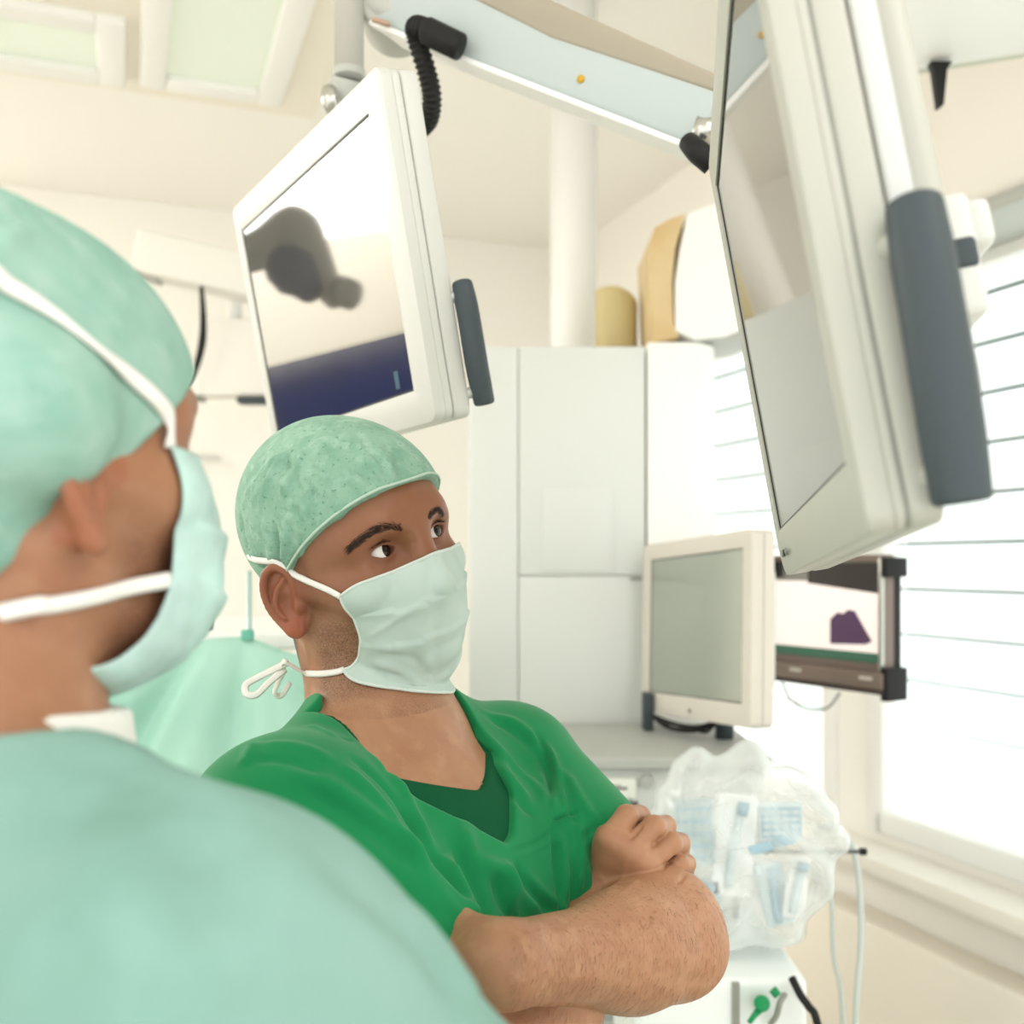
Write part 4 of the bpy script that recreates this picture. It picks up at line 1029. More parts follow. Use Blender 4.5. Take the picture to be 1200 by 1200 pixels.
def monitors():
    e1, M1 = monitor(1, 'large white flat monitor tilted above the green-clad person, dark handle on its right', mat('shell_white', (208,209,202), .35, .5), MATS['screen_glass'], outer=(-.023, .484, -.338, .036), handle=(1, .490, [(541,330),(549,370),(559,430),(568,474)], .0125))
    # dark navy reflection painted on the lower glass, faintly glowing
    prism('painted_reflection', M1, [(.006, -.297), (.44, -.297), (.44, -.236), (.006, -.200)], -.0005, -.0002, mat('navy_reflection', (26,30,58), .15, .5, emit=((40,48,100), .10), noise=[((22,26,44), 9, .45, .75)]), e1)
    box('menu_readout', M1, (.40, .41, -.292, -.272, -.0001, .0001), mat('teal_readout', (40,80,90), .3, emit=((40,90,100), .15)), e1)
    # yoke and joint above and behind it
    j = P(404, 108, 1.35); top = P(409, -150, 1.35)
    s = empty('ceiling_arm_post', top, 'light grey vertical arm post with a swivel joint behind the tilted monitor', 'arm post')
    tube('post', [P(408, -420, 1.35), P(409, 84, 1.35)], .0195, mat('post_grey', (196,194,184), .4), s, seg=32)
    tube('collar', [P(409, 82, 1.35), P(409, 92, 1.35)], .0215, MATS['plastic_shell'], s, seg=32, bev=.002)
    tube('elbow', [P(408, 92, 1.35), P(404, 112, 1.36), P(398, 135, 1.375)], [.020, .024, .019], MATS['plastic_shell'], s, seg=28, sm=4)
    tube('pivot_cap', [P(386, 106, 1.335), P(388, 118, 1.33), P(392, 132, 1.34)], [.010, .013, .010], MATS['steel'], s, seg=20, sm=4)
    rr = xf(M1, [(.23, -.10, -.062)])[0]
    tube('tilt_bracket', [P(398, 132, 1.375), rr+np.array([-.02, .05, .05]), rr], [.016, .016, .014], MATS['plastic_shell'], s, seg=20, sm=5)
    tube('ceiling_flange', [P(408, -421, 1.35)+np.array([0, 0, -.02]), P(408, -430, 1.35)*[1, 1, 0]+np.array([0, 0, CEIL])], .07, MATS['plastic_shell'], s, seg=32)
    e2, M2 = monitor(2, 'nearest monitor at the right, seen almost edge-on, with a thick dark grey handle', mat('shell_grey', (186,187,176), .38, .5, noise=[((180,182,171), 3, .4, .7)]), MATS['screen_glass'], z=(-.036, -.072), outer=(-.026, .402, -.360, .030), crn=(.035, .012, .012, .008),
                     handle=(2, .418, [(1070,236),(1088,340),(1110,470),(1128,590)], .0150), hid=(.03, .018))
    box('side_chamfer', M2, (.392, .3985, -.345, .02, -.052, -.038), mat('chamfer_light', (206,208,204), .35), e2, .003)
    multibox('rear_bracket', M2, [(.16, .33, -.245, -.172, -.100, -.070), (.16, .325, -.205, -.176, -.112, -.095)], MATS['plastic_white'], e2, .006)
    box('bracket_clip', M2, (.325, .332, -.218, -.200, -.098, -.084), MATS['handle_grey'], e2, .004)
    for k in range(3):
        tube('button', xf(M2, [(.03+.012*k, -.342, .0035), (.03+.012*k, -.342, .0052)]), .003, MATS['seam_grey'] if k != 1 else MATS['screen_edge_black'], e2, seg=12)
    e3, M3 = monitor(3, 'cream-framed monitor standing on the grey machine, screen facing the people', MATS['plastic_cream'], MATS['screen_glass_soft'], z=(-.045, -.085), outer=(-.034, .374, -.310, .032), crn=(.012,)*4)
    tube('status_lamp', xf(M3, [(.17, -.295, .003), (.17, -.295, .006)]), .003, MATS['seam_grey'], e3, seg=12)
    zt = 1.262
    st = P(757, 845, 2.09)
    box('stand_foot', I4, (st[0]-.008, st[0]+.012, 2.06, 2.10, zt+.0008, zt+.075), MATS['handle_grey'], e3, .002)
    cc = xf(M3, [(.16, -.27, -.08)])[0]
    tube('stand_stem', [cc, (cc[0], cc[1]+.01, zt+.001)], .018, MATS['handle_grey'], e3)
    tubes('cable_bundle', [([P(768, 842, 2.04), P(785, 853, 1.99), P(812, 856, 1.95), P(838, 848, 1.92)], .005), ([P(764, 838, 2.04), P(790, 848, 1.98), P(815, 852, 1.94), P(840, 846, 1.92)], .004), ([P(775, 846, 2.02), P(800, 850, 1.98), P(826, 858, 1.95), P(836, 850, 1.92)], .0035)], MATS['rubber_black'], e3, sm=5)
    # fourth, dark-framed monitor
    R4 = np.stack([nrm([.50, -.866, 0]), [0, 0, 1], nrm([-.866, -.50, 0])], 1)
    K4 = 2.0/1.76; p = P(1036, 658, 2.0); R4 = R4*K4; t4 = p-R4@np.array([.33, 0, 0]); M4 = frame_from(t4, *R4.T)
    e4 = empty('monitor', xf(M4, [(.16, -.12, -.02)])[0], 'dark bronze-framed monitor behind the cream-framed one, beside the window', 'monitor')
    ring_prism('bezel', M4, rrect(-.01, .33, -.215, .012, .004), rrect(.0, .318, -.178, .0, .001), -.025, .0, MATS['bezel_bronze'], e4, .001)
    box('back_shell', M4, (-.006, .326, -.21, .008, -.05, -.02), MATS['rubber_black'], e4, .004)
    s4 = box('screen', M4, (-.001, .319, -.179, .001, -.018, -.006), MATS['screen_glass'], e4)
    # reflection painted on the glass: pale field, violet shape, green strip, dark top band
    box('painted_reflection', M4, (.002, .316, -.160, -.036, -.0058, -.0052), mat('reflection_pink', (226,214,208), .15, emit=((248,236,230), .45)), s4)
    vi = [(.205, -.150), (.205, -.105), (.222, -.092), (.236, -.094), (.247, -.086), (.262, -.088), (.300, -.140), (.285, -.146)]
    prism('violet_shape', M4, vi, -.0052, -.0047, mat('reflection_violet', (92,66,96), .2, emit=((100,72,100), .12)), s4)
    box('green_strip', M4, (.002, .316, -.177, -.160, -.0058, -.0052), mat('reflection_green', (70,112,90), .2, emit=((70,120,96), .12)), s4)
    prism('dark_top_band', M4, [(.150, -.040), (.316, -.056), (.316, -.002), (.150, -.002)], -.0052, -.0047, mat('reflection_dark', (64,58,56), .2, emit=((60,56,60), .08)), s4)
    box('lower_rail', M4, (-.02, .335, -.222, -.192, -.03, .010), mat('bronze_rail', (140,124,114), .35, metal=.3), e4, .004)
    box('rail_trim', M4, (-.02, .335, -.229, -.222, -.03, .012), mat('bronze_dark', (72,62,58), .4), e4, .001)
    for x in (.12, .285): box('rail_badge', M4, (x, x+.028, -.206, -.200, .010, .011), MATS['plastic_cream'], e4)
    box('silver_edge', M4, (.322, .330, -.19, .006, -.004, .006), MATS['steel'], e4, .001)
    for zz, L in ((-.005, .022), (-.195, .045)):
        box('corner_guard', M4, (.328, .343, zz-L, zz+.012, -.045, .008), MATS['rubber_black'], e4, .003)
    box('corner_guard', M4, (.060, .074, -.03, .008, -.01, .010), MATS['rubber_black'], e4, .002)
    tube('mount_arm', [xf(M4, [(.10, -.12, -.05)])[0], xf(M4, [(.05, -.14, -.09)])[0], np.array([.47, 2.20, 1.42]), np.array([.43, 2.12, 1.263])], .012, MATS['frame_white'], e4, sm=5)
    tube('signal_cable', [P(917, 800, 2.24), P(925, 818, 2.22), P(940, 829, 2.2), P(958, 832, 2.17), P(972, 828, 2.14), P(984, 812, 2.13)], .0026, MATS['seam_grey'], e4, sm=5)
    # ---- ceiling boom carrying the near monitor
    b = empty('ceiling_boom', P(450, 0, 1.3), 'long pale spring arm crossing the top of the photo to the nearest monitor', 'support arm')
    def boom(t):
        a0 = P(420, -28, 1.40); a1 = P(842, 146, 1.16); return a0+(a1-a0)*t
    d = nrm(boom(1)-boom(0)); sd = nrm(np.cross(d, [0, 0, 1.])); upv = np.cross(sd, d)
    if sd[1] > 0: sd = -sd; 
    upv = np.cross(d, sd); upv = upv if upv[2] > 0 else -upv
    Mb = frame_from(boom(0), d, upv, np.cross(d, upv)); L = np.linalg.norm(boom(1)-boom(0))
    zs = 1 if (Mb[:3, 2]@np.array([0, -1, 0])) > 0 else -1
    hw = .030
    side = [(.0, -.045), (.10, -.050), (L*.5, -.046), (L, -.036), (L, .030), (L*.6, .022), (L*.3, .026), (.0, .048)]
    prism('arm_cover', Mb, side, -hw, hw, MATS['arm_pale'], b, .008)
    top = [(.02, .046), (L*.3, .022), (L*.6, .010), (L, .022), (L, .040), (L*.6, .050), (L*.3, .060), (.02, .062)]
    prism('arm_shade_band', Mb, top, -hw*.98, hw*1.06, MATS['arm_shade_tan'], b, .006)  # tan band is shading of the rounded arm, put into the colour
    lip = [(.08, -.057), (L-.01, -.043), (L-.01, -.036), (.08, -.050)]
    prism('arm_lower_lip', Mb, lip, -hw*1.04, hw*1.08, MATS['frame_white'], b, .002)
    pm = P(681, 93, 1.0); zz = hw*zs
    # amber marker on the visible side
    org = np.array([0, 0, CAMZ]); dv = P(681, 93, 1.)-org; n = Mb[:3, 2]; p0 = Mb[:3, 3]+n*(zz+zs*.0004)
    pt = org+dv*(((p0-org)@n)/(dv@n))
    tube('amber_marker', [pt, pt+n*zs*.002], .0045, MATS['amber'], b, seg=16)
    kn = P(462, 8, 1.385)
    tube('shoulder_joint', [kn+np.array([0, .05, 0]), kn+np.array([0, -.035, 0])], .048, MATS['plastic_shell'], b, seg=40, bev=.008)
    tube('joint_foot', [P(418, 4, 1.37), P(452, 12, 1.36), P(500, 26, 1.34)], [.012, .020, .014], MATS['plastic_shell'], b, seg=24, sm=4)
    box('copper_plate', frame_from(P(446, 26, 1.33), nrm((1, 0, -.3)), (0, 1, 0), nrm((.3, 0, 1))), (-.012, .012, -.004, .004, -.002, .003), mat('copper', (186,156,132), .4), b, .001)
    tube('end_knuckle', [P(812, 150, 1.15), P(836, 158, 1.15)], [.014, .019], MATS['steel'], b, seg=24)
    tube('end_boot', [P(806, 166, 1.13), P(818, 178, 1.12), P(835, 192, 1.12)], [.011, .013, .013], MATS['rubber_black'], b, seg=20, sm=3)
    tube('drop_post', [boom(0)+np.array([0, 0, 0]), boom(0)*[1, 1, 0]+np.array([0, 0, CEIL])], .035, MATS['plastic_shell'], b, seg=32)
    tube('down_tube', [boom(1), boom(1)+np.array([.05, -.02, -.02]), xf(M2, [(.19, -.10, -.072)])[0]+np.array([.03, .02, 0]), xf(M2, [(.19, -.14, -.07)])[0]], .020, MATS['plastic_shell'], b, seg=24, sm=5)
    # corrugated black cable hose
    hz = empty('cable_hose', P(510, 60, 1.3), 'black corrugated cable hose looping from the arm down behind the tilted monitor', 'cable hose')
    def corr(name, path, r, par):
        path = smooth_path(path, 26); n = len(path)
        rad = [r*(1+.10*math.sin(i*1.15)) for i in range(n)]
        V, Fc = tube_geo(path, np.array(rad), 18); return mesh_obj(name, V, Fc, MATS['rubber_black'], par)
    corr('hose', [P(541, 55, 1.27), P(520, 44, 1.27), P(497, 33, 1.27), P(487, 32, 1.28), P(488, 45, 1.29), P(499, 80, 1.30), P(506, 112, 1.31), P(503, 138, 1.33), P(492, 152, 1.36)], .0120, hz)
    tube('hose_sleeve', [P(498, 35, 1.27), P(541, 56, 1.265)], .0165, MATS['rubber_black'], hz, seg=24, bev=.003)
    corr('hose_branch', [P(486, 36, 1.29), P(492, 60, 1.30), P(500, 95, 1.31), P(505, 125, 1.32)], .0085, hz)

# ---------------------------------------------------------------- the machine, bag and small gear
def gear():
    zt = 1.262
    t = empty('anaesthesia_machine', (.27, 1.95, 0), 'light grey machine with a flat top, label plate and grille below the monitors', 'medical machine')
    x0, x1, ya, yb = .100, .455, 1.78, 2.17
    box('top_slab', I4, (x0-.02, x1, ya, yb, zt-.022, zt), MATS['machine_grey'], t, .005)
    box('machine_body', I4, (x0-.01, x1-.01, ya+.02, yb-.02, .12, zt-.022), MATS['plastic_white'], t, .006)
    a = P(703, 911, ya+.02); b = P(745, 935, ya+.02)
    lp = box('label_plate', I4, (a[0], b[0], ya+.012, ya+.02, b[2], a[2]), MATS['label_cream'], t, .002)
    box('printed_line', I4, (a[0]+.008, b[0]-.016, ya+.0112, ya+.0122, (a[2]+b[2])/2-.002, (a[2]+b[2])/2+.003), MATS['print_grey'], lp)
    box('printed_line', I4, (a[0]+.014, b[0]-.026, ya+.0112, ya+.0122, (a[2]+b[2])/2+.005, (a[2]+b[2])/2+.0065), MATS['print_grey'], lp)
    q = P(757, 915, ya+.02); tube('round_button', [(q[0], ya+.022, q[2]), (q[0], ya+.012, q[2])], .012, MATS['machine_grey'], t, seg=24, bev=.001)
    g0 = P(706, 938, ya+.02); g1 = P(748, 960, ya+.02); gr = []
    for i in range(6):
        for j in range(3):
            cx = g0[0]+(g1[0]-g0[0])*(i+.5)/6; cz = g0[2]+(g1[2]-g0[2])*(j+.5)/3
            gr.append((cx-.0036, cx+.0036, ya+.013, ya+.021, cz-.0036, cz+.0036))
    multibox('vent_grille', I4, gr, MATS['grille_dark'], t)
    for k, zz in enumerate((.95, .68, .40)):
        d = box('drawer', I4, (x0, x1-.02, ya+.008, ya+.022, zz-.12, zz+.12), MATS['plastic_white'], t, .004)
        box('drawer_pull', I4, (x0+.1, x1-.12, ya-.006, ya+.008, zz+.05, zz+.07), MATS['machine_grey'], d, .003)
    for cx in (x0+.03, x1-.05):
        for cy in (ya+.06, yb-.06):
            tube('caster', [(cx-.012, cy, .05), (cx+.012, cy, .05)], .049, MATS['rubber_black'], t, seg=24)
            box('caster_fork', I4, (cx-.016, cx+.016, cy-.015, cy+.015, .06, .125), MATS['machine_grey'], t, .003)
    # white side trolley below the bag
    c0 = P(742, 1150, 1.45); c1 = P(948, 1150, 1.45)
    c = empty('side_trolley', (c0[0], 1.5, 0), 'white trolley below the clear plastic bag', 'trolley')
    zc = 1.6-(1148-660)/1200*1.45
    box('trolley_body', I4, (c0[0], c1[0], 1.45, 1.74, .12, zc), mat('trolley_white', (236,242,240), .4), c, .012)
    box('trolley_groove', I4, (P(858, 0, 1.45)[0], P(866, 0, 1.45)[0], 1.445, 1.455, .3, zc-.004), MATS['seam_grey'], c)
    tubes('trolley_rail', [([(c0[0]-.0, 1.435, zc-.18), (c1[0], 1.435, zc-.18)], .006)], MATS['steel'], c)
    for cx in (c0[0]+.03, c1[0]-.03):
        for cy in (1.49, 1.69):
            tube('caster', [(cx-.012, cy, .05), (cx+.012, cy, .05)], .049, MATS['rubber_black'], c, seg=24); box('caster_fork', I4, (cx-.016, cx+.016, cy-.015, cy+.015, .06, .125), MATS['machine_grey'], c, .003)
    g = empty('green_connector', P(893, 1175, 1.40), 'small green tube connector on the front of the white trolley', 'connector')
    tube('connector_body', [P(893, 1176, 1.445), P(893, 1176, 1.41)], .011, mat('connector_green', (20,140,84), .4), g, seg=20, bev=.002)
    tube('connector_spout', [P(893, 1180, 1.425), P(884, 1190, 1.41), P(878, 1198, 1.41)], [.006, .004, .0035], MATS['connector_green'], g, sm=3)
    tube('connector_stem', [P(905, 1166, 1.42), P(912, 1160, 1.42)], .006, MATS['connector_green'], g)
    k = tube('black_cable', [P(928, 1146, 1.44), P(938, 1166, 1.42), P(948, 1180, 1.41), P(958, 1200, 1.40), P(975, 1300, 1.40)], .0055, MATS['rubber_black'], sm=6)
    tag(k, 'short thick black cable slanting across the white trolley corner', 'cable')
    k = tube('grey_hook', [P(920, 1165, 1.43), P(914, 1175, 1.42), P(910, 1190, 1.43), P(903, 1200, 1.44)], .004, MATS['seam_grey'], sm=5)
    tag(k, 'thin grey hooked tube beside the green connector', 'tube')
    # rack bar and pale hoses
    r = empty('rack_bar', P(950, 998, 1.50), 'thin dark horizontal rack bar passing behind the clear plastic bag', 'rack bar')
    tube('bar', [P(858, 998, 1.705), P(1012, 998, 1.70)], .0032, mat('bar_dark', (92,96,98), .4), r)
    tube('bar_stop', [P(1008, 998, 1.70), P(1015, 998, 1.70)], .006, MATS['screen_edge_black'], r)
    tube('bar_post', [P(862, 998, 1.705), P(862, 998, 1.705)*[1, 1, 0]+np.array([0, 0, zc+.001])], .006, MATS['steel'], r)
    for lab, pts, rad in (('outer pale grey hose hanging in a long arc right of the plastic bag', [P(960, 968, 1.74), P(985, 974, 1.73), P(1001, 1000, 1.73), P(1008, 1050, 1.72), P(1009, 1110, 1.70), P(1003, 1200, 1.68), P(1000, 1500, 1.66)], .0050),
                          ('inner pale grey hose hanging close against the plastic bag', [P(948, 985, 1.76), P(968, 1010, 1.76), P(975, 1060, 1.75), P(977, 1120, 1.75), P(988, 1200, 1.75), P(992, 1500, 1.75)], .0042)):
        tag(tube('hose', pts, rad, mat('hose_grey', (196,204,198), .3, .6), sm=8), lab, 'hose', 'pale hoses beside the plastic bag')
    # clear plastic bag full of wrapped tubing
    bc = P(874, 1012, 1.565); bc[2] = zc+.012+.146
    def bagf(p):
        q = p-bc; x, y, z = q.T
        hw_ = .128+.010*np.sin(z*30); hh = .140
        a = np.maximum(np.maximum(np.abs(x)-hw_+.025*np.clip((z-.05)/.1, 0, 1), np.abs(z)-hh), np.abs(y)-.075+.05*np.clip((z-.02)/.15, 0, 1))
        a = smax(smax(np.abs(x)-hw_+.05*np.clip(-z/.16, 0, 1)**2, np.abs(z)-hh, .05), np.abs(y)-.072+.04*np.clip((z-.02)/.15, 0, 1), .05)
        wv = .0055*np.sin(x*70+z*22+3*np.sin(z*19))+.004*np.sin(x*38-z*55+y*30)+.0035*np.sin(z*95+x*60*np.sin(x*20))+.005*np.sin(x*25+1)*np.cos(z*18)
        return (a+wv)*.8
    V, Qd = surf(bagf, bc-.24, bc+.24, .0042, 1)
    # drag the top corners up into crumpled points
    q = V-bc; V[:, 2] += .014*np.exp(-((q[:, 0]+.07)/.03)**2)*np.clip((q[:, 2]-.09)/.06, 0, 1)+.012*np.exp(-((q[:, 0]-.0)/.03)**2)*np.clip((q[:, 2]-.09)/.06, 0, 1)-.05*np.clip((q[:, 0]-.03)/.1, 0, 1)*np.clip((q[:, 2]-.05)/.1, 0, 1)
    nt = None
    m = bpy.data.materials.new('clear_film'); m.use_nodes = True; nt = m.node_tree; nt.nodes.clear()
    out = nt.nodes.new('ShaderNodeOutputMaterial'); mx = nt.nodes.new('ShaderNodeMixShader'); tr = nt.nodes.new('ShaderNodeBsdfTransparent')
    pb = nt.nodes.new('ShaderNodeBsdfPrincipled'); pb.inputs['Base Color'].default_value = rgba((240, 246, 246)); pb.inputs['Roughness'].default_value = .06; pb.inputs['Coat Weight'].default_value = .6; pb.inputs['Specular IOR Level'].default_value = .9
    ly = nt.nodes.new('ShaderNodeLayerWeight'); ly.inputs['Blend'].default_value = .45
    mr = nt.nodes.new('ShaderNodeMapRange'); mr.inputs['To Min'].default_value = .22; mr.inputs['To Max'].default_value = .85
    nt.links.new(ly.outputs['Facing'], mr.inputs['Value']); nt.links.new(mr.outputs[0], mx.inputs[0]); nt.links.new(tr.outputs[0], mx.inputs[1]); nt.links.new(pb.outputs[0], mx.inputs[2]); nt.links.new(mx.outputs[0], out.inputs[0])
    bag = np_mesh('plastic_bag', V, Qd, m)
    tag(bag, 'large crumpled clear plastic bag of wrapped supplies hanging beside the folded arms', 'bag')
    # wrapped supplies inside
    pale = mat('wrap_pale', (214,230,232), .5); blu = mat('wrap_blue', (164,196,212), .5); wht = mat('wrap_white', (244,246,244), .5); gry = mat('wrap_grey', (182,200,200), .5)
    specs = [(790,935,836,1015,gry,'syringe packet at the upper left of the bag, ruled with blue lines',1), (836,930,884,1050,wht,'tall white packet in the middle of the bag',0), (890,1010,925,1085,pale,'leaning pale packet with a blue tube in the lower middle of the bag',2),
             (920,1004,946,1075,wht,'white packet at the right edge of the bag',0), (812,1030,846,1090,gry,'grey packet low at the left of the bag',0), (888,940,940,985,pale,'flat pale packet high at the right of the bag',1)]
    for i, (xa, ya_, xb, yb_, m_, lab, kind) in enumerate(specs):
        d = 1.545+.014*(i % 3); p0 = P((xa+xb)/2, (ya_+yb_)/2, d); w_ = (xb-xa)/1200*d/2; h_ = (yb_-ya_)/1200*d/2
        an = [.05, -.08, .25, -.12, .1, .02][i]; Mx = frame_from(p0, (math.cos(an), 0, math.sin(an)), (0, 1, 0), (-math.sin(an), 0, math.cos(an)))
        e = empty('supply_packet', p0, 'wrapped '+lab, 'packet', 'wrapped supplies in the plastic bag')
        box('wrapper', Mx, (-w_, w_, -.006, .006, -h_, h_), m_, e, .004)
        if kind == 1: 
            multibox('blue_print', Mx, [(-w_*.85, w_*.85, -.0068, -.006, h_*(.7-.36*k)-.0020, h_*(.7-.36*k)+.0020) for k in range(5)]+[(-w_*.85+w_*.42*k, -w_*.85+w_*.42*k+.0014, -.0068, -.006, -h_*.8, h_*.8) for k in range(5)], blu, e)
        else:
            tube('wrapped_tube', xf(Mx, [(-w_*.2, -.010, -h_*.8), (-w_*.1, -.011, 0), (w_*.2, -.010, h_*.8)]), .006, pale if kind == 0 else blu, e, sm=4)
            tube('tube_cap', xf(Mx, [(w_*.2, -.010, h_*.62), (w_*.26, -.010, h_*.86)]), .0085, blu, e)
    b = P(905, 990, 1.50); e = box('blue_tab', frame_from(b, nrm((1, 0, .28)), (0, 1, 0), nrm((-.28, 0, 1))), (-.035, .035, -.002, .002, -.007, .007), blu, None, .002)
    tag(e, 'bright blue tab lying across the rack bar inside the bag', 'tab')
    # teal drape screen between the two people
    pk = P(290, 746, 1.55)
    d = empty('drape_screen', (pk[0], 1.55, 0), 'pale teal surgical drape screen hung between the two people', 'drape')
    nx_, nz_ = 110, 60; V = []; Fc = []
    tops = np.array([[60, 800], [150, 781], [215, 752], [255, 748], [290, 746], [330, 762], [380, 775], [440, 790]])
    for j in range(nz_+1):
        v = j/nz_
        for i in range(nx_+1):
            u = i/nx_; px = 60+380*u; py = np.interp(px, tops[:, 0], tops[:, 1])
            p = P(px, py, 1.55)
            z = p[2]*(1-v)+.55*v
            dx = px-290; fan = dx/(30+v*420)
            yy = 1.55+.035*(1-math.exp(-v*6))*math.cos(fan*4+.5)+.010*math.cos(fan*9+1)*min(1, v*4)-.22*v*math.exp(-(dx/150)**2)+.10*min(1, v*3)*(1-math.exp(-(dx/120)**2))
            V.append((p[0]*(1+.0*v), yy, z))
    for j in range(nz_):
        for i in range(nx_):
            a = j*(nx_+1)+i; Fc.append((a, a+1, a+nx_+2, a+nx_+1))
    o = mesh_obj('drape_cloth', V, Fc, MATS['teal_drape'], d); so = o.modifiers.new('s', 'SOLIDIFY'); so.thickness = .003
    tube('drape_pole', [(pk[0], 1.56, .0), (pk[0], 1.56, pk[2]+.10)], .0045, mat('pole_pale', (196,222,216), .3, metal=.3), d)
    tube('pole_clip', [P(290, 750, 1.545), P(290, 738, 1.545)], .010, mat('clip_teal', (110,186,166), .5), d, bev=.002)
    tube('pole_base', [(pk[0], 1.56, 0), (pk[0], 1.56, .03)], .16, MATS['steel'], d, seg=32, bev=.004)
    s = empty('pump_bottle', P(244, 722, 1.70), 'small dark blue-grey bottle standing behind the drape screen', 'bottle')
    bt = P(244, 738, 1.70)
    # far left: ceiling arm with hanging cable and a wall unit
    a = empty('equipment_arm', P(220, 305, 2.9), 'pale grey boxy ceiling arm between the near cap and the tilted monitor', 'support arm')
    Y = 2.9
    A0 = P(165, 300, Y); A1 = P(300, 330, Y)
    d_ = nrm(A1-A0); up_ = nrm(np.cross(d_, [0, 1, 0])); up_ = up_ if up_[2] > 0 else -up_
    Mx = frame_from(A0, d_, up_, np.cross(d_, up_)); L = np.linalg.norm(A1-A0)
    box('arm_box', Mx, (-.0, L+.12, -.055, .062, -.06, .06), mat('arm_white', (236,234,226), .5), a, .008)
    tube('arm_hanger', [A0+d_*(L+.10), A0+d_*(L+.10)+np.array([0, .55, 0])], .03, MATS['frame_white'], a)
    box('arm_knob', Mx, (.00, .07, -.066, -.054, -.03, .03), MATS['plastic_shell'], a, .004)
    k = tube('hanging_cable', [P(236, 336, Y-.06), P(238, 370, Y-.06), P(237, 400, Y-.05), P(230, 430, Y-.03), P(221, 448, Y), P(200, 470, Y+.02)], [.006, .009, .011, .009, .007, .006], MATS['rubber_black'], sm=8)
    tag(k, 'black cable hanging in a curve below the pale ceiling arm', 'cable')
    wu = empty('wall_display', P(260, 420, 2.95), 'white back of a display hanging below the pale ceiling arm', 'display')
    p0 = P(232, 372, 2.95); p1 = P(312, 464, 2.95)
    box('display_shell', I4, (p0[0], p1[0], 2.95, 3.02, p1[2], p0[2]), mat('shell_warm', (244,240,232), .5), wu, .01)
    box('display_foot', I4, (P(214, 0, 2.95)[0], P(236, 0, 2.95)[0], 2.94, 3.0, p1[2]-.012, p1[2]+.002), MATS['seam_grey'], wu, .003)
    box('display_foot', I4, (P(278, 0, 2.95)[0], P(312, 0, 2.95)[0], 2.94, 3.0, p1[2]-.020, p1[2]-.004), MATS['handle_grey'], wu, .003)
    tube('display_arm', [(.5*(p0[0]+p1[0]), 2.985, p0[2]), (.5*(p0[0]+p1[0]), 2.96, p0[2]+.14)], .02, MATS['frame_white'], wu)
    tube('bottle_body', [bt, bt+np.array([0, 0, .045])], .008, mat('bottle_slate', (84,100,120), .4), s, seg=20, bev=.002)
    tube('bottle_cap', [bt+np.array([0, 0, .045]), bt+np.array([0, 0, .066])], .005, MATS['machine_grey'], s, seg=16)
    sh = P(244, 738, 1.70)
    tb = empty('instrument_table', (sh[0], 1.85, 0), 'white-topped instrument table behind the drape screen', 'table')
    box('table_top', I4, (sh[0]-.25, sh[0]+.30, 1.66, 2.1, sh[2]-.03, sh[2]-.001), MATS['frame_white'], tb, .006)
    for cx in (sh[0]-.2, sh[0]+.25):
        for cy in (1.72, 2.04): tube('leg', [(cx, cy, 0), (cx, cy, sh[2]-.03)], .012, MATS['steel'], tb)
    # wall rail
    t = tube('wall_rail', [rm(-1.9, YB-.03, 2.03), rm(.35, YB-.03, 2.03)], .010, MATS['frame_white']); tag(t, 'thin white rail running along the back wall', 'rail')
    # top right: overhead slab lamp and wall unit
    o = empty('overhead_slab', P(1150, 30, 1.9), 'broad white overhead slab cut off by the top right corner of the photo', 'overhead unit')
    zb = 1.6+(660-82)/1200*1.9
    a0 = P(1083, 82, 1.9); 
    Ms = frame_from((a0[0], 1.9, zb), nrm((.937, -.35+.0, 0)), nrm((.35, .937, 0)), (0, 0, 1))
    box('slab', Ms, (-.05, .9, -.75, 0, 0, .024), mat('slab_white', (250,250,246), .5), o, .004)
    box('slab_edge', Ms, (-.055, .905, -.005, .012, -.002, .028), mat('edge_sage', (208,210,194), .5), o, .003)
    tube('slab_hanger', [xf(Ms, [(.5, -.4, .02)])[0], xf(Ms, [(.5, -.4, .02)])[0]*[1, 1, 0]+np.array([0, 0, CEIL])], .03, MATS['plastic_shell'], o)
    k = empty('black_bracket', P(1100, 90, 1.85), 'black wedge bracket under the edge of the overhead slab', 'bracket')
    pb_ = [P(1088, 74, 1.86), P(1114, 74, 1.86), P(1108, 84, 1.86), P(1104, 125, 1.86), P(1098, 128, 1.86), P(1092, 84, 1.86)]
    Mk = frame_from(P(1100, 100, 1.86), (1, 0, 0), (0, 0, 1), (0, -1, 0))
    prism('bracket_plate', Mk, [((q-Mk[:3, 3])[0], (q-Mk[:3, 3])[2]) for q in pb_][::-1], -.01, .01, MATS['screen_edge_black'], k, .002)
    w = empty('wall_unit', rm(XW-.17, 1.9, 2.4), 'white box unit mounted high on the window wall at the upper right', 'wall unit')
    zc0 = 2.37
    box('unit_body', RM, (XW-.20, XW-.001, .6, 2.30, zc0, CEIL-.14), mat('unit_warm', (244,238,228), .5), w, .03)
    box('unit_tray', RM, (XW-.215, XW-.001, .6, 2.32, zc0-.03, zc0-.001), MATS['plastic_shell'], w, .006)
    # off to the left, seen only in the tilted monitor's glass
    lm = empty('operating_lamp', rm(-1.9, 3.0, 2.35), 'grey jointed operating lamp reflected in the tilted monitor', 'operating lamp')
    M1 = frame_from(MR[1][1], *np.array(MR[1][0]).T)
    def mirror(px, py, s):
        o_ = np.array([0, 0, CAMZ]); dv = nrm(P(px, py, 1.)-o_); n_ = M1[:3, 2]; p_ = o_+dv*(((M1[:3, 3]-o_)@n_)/(dv@n_)); r_ = dv-2*(dv@n_)*n_; return p_+r_*s
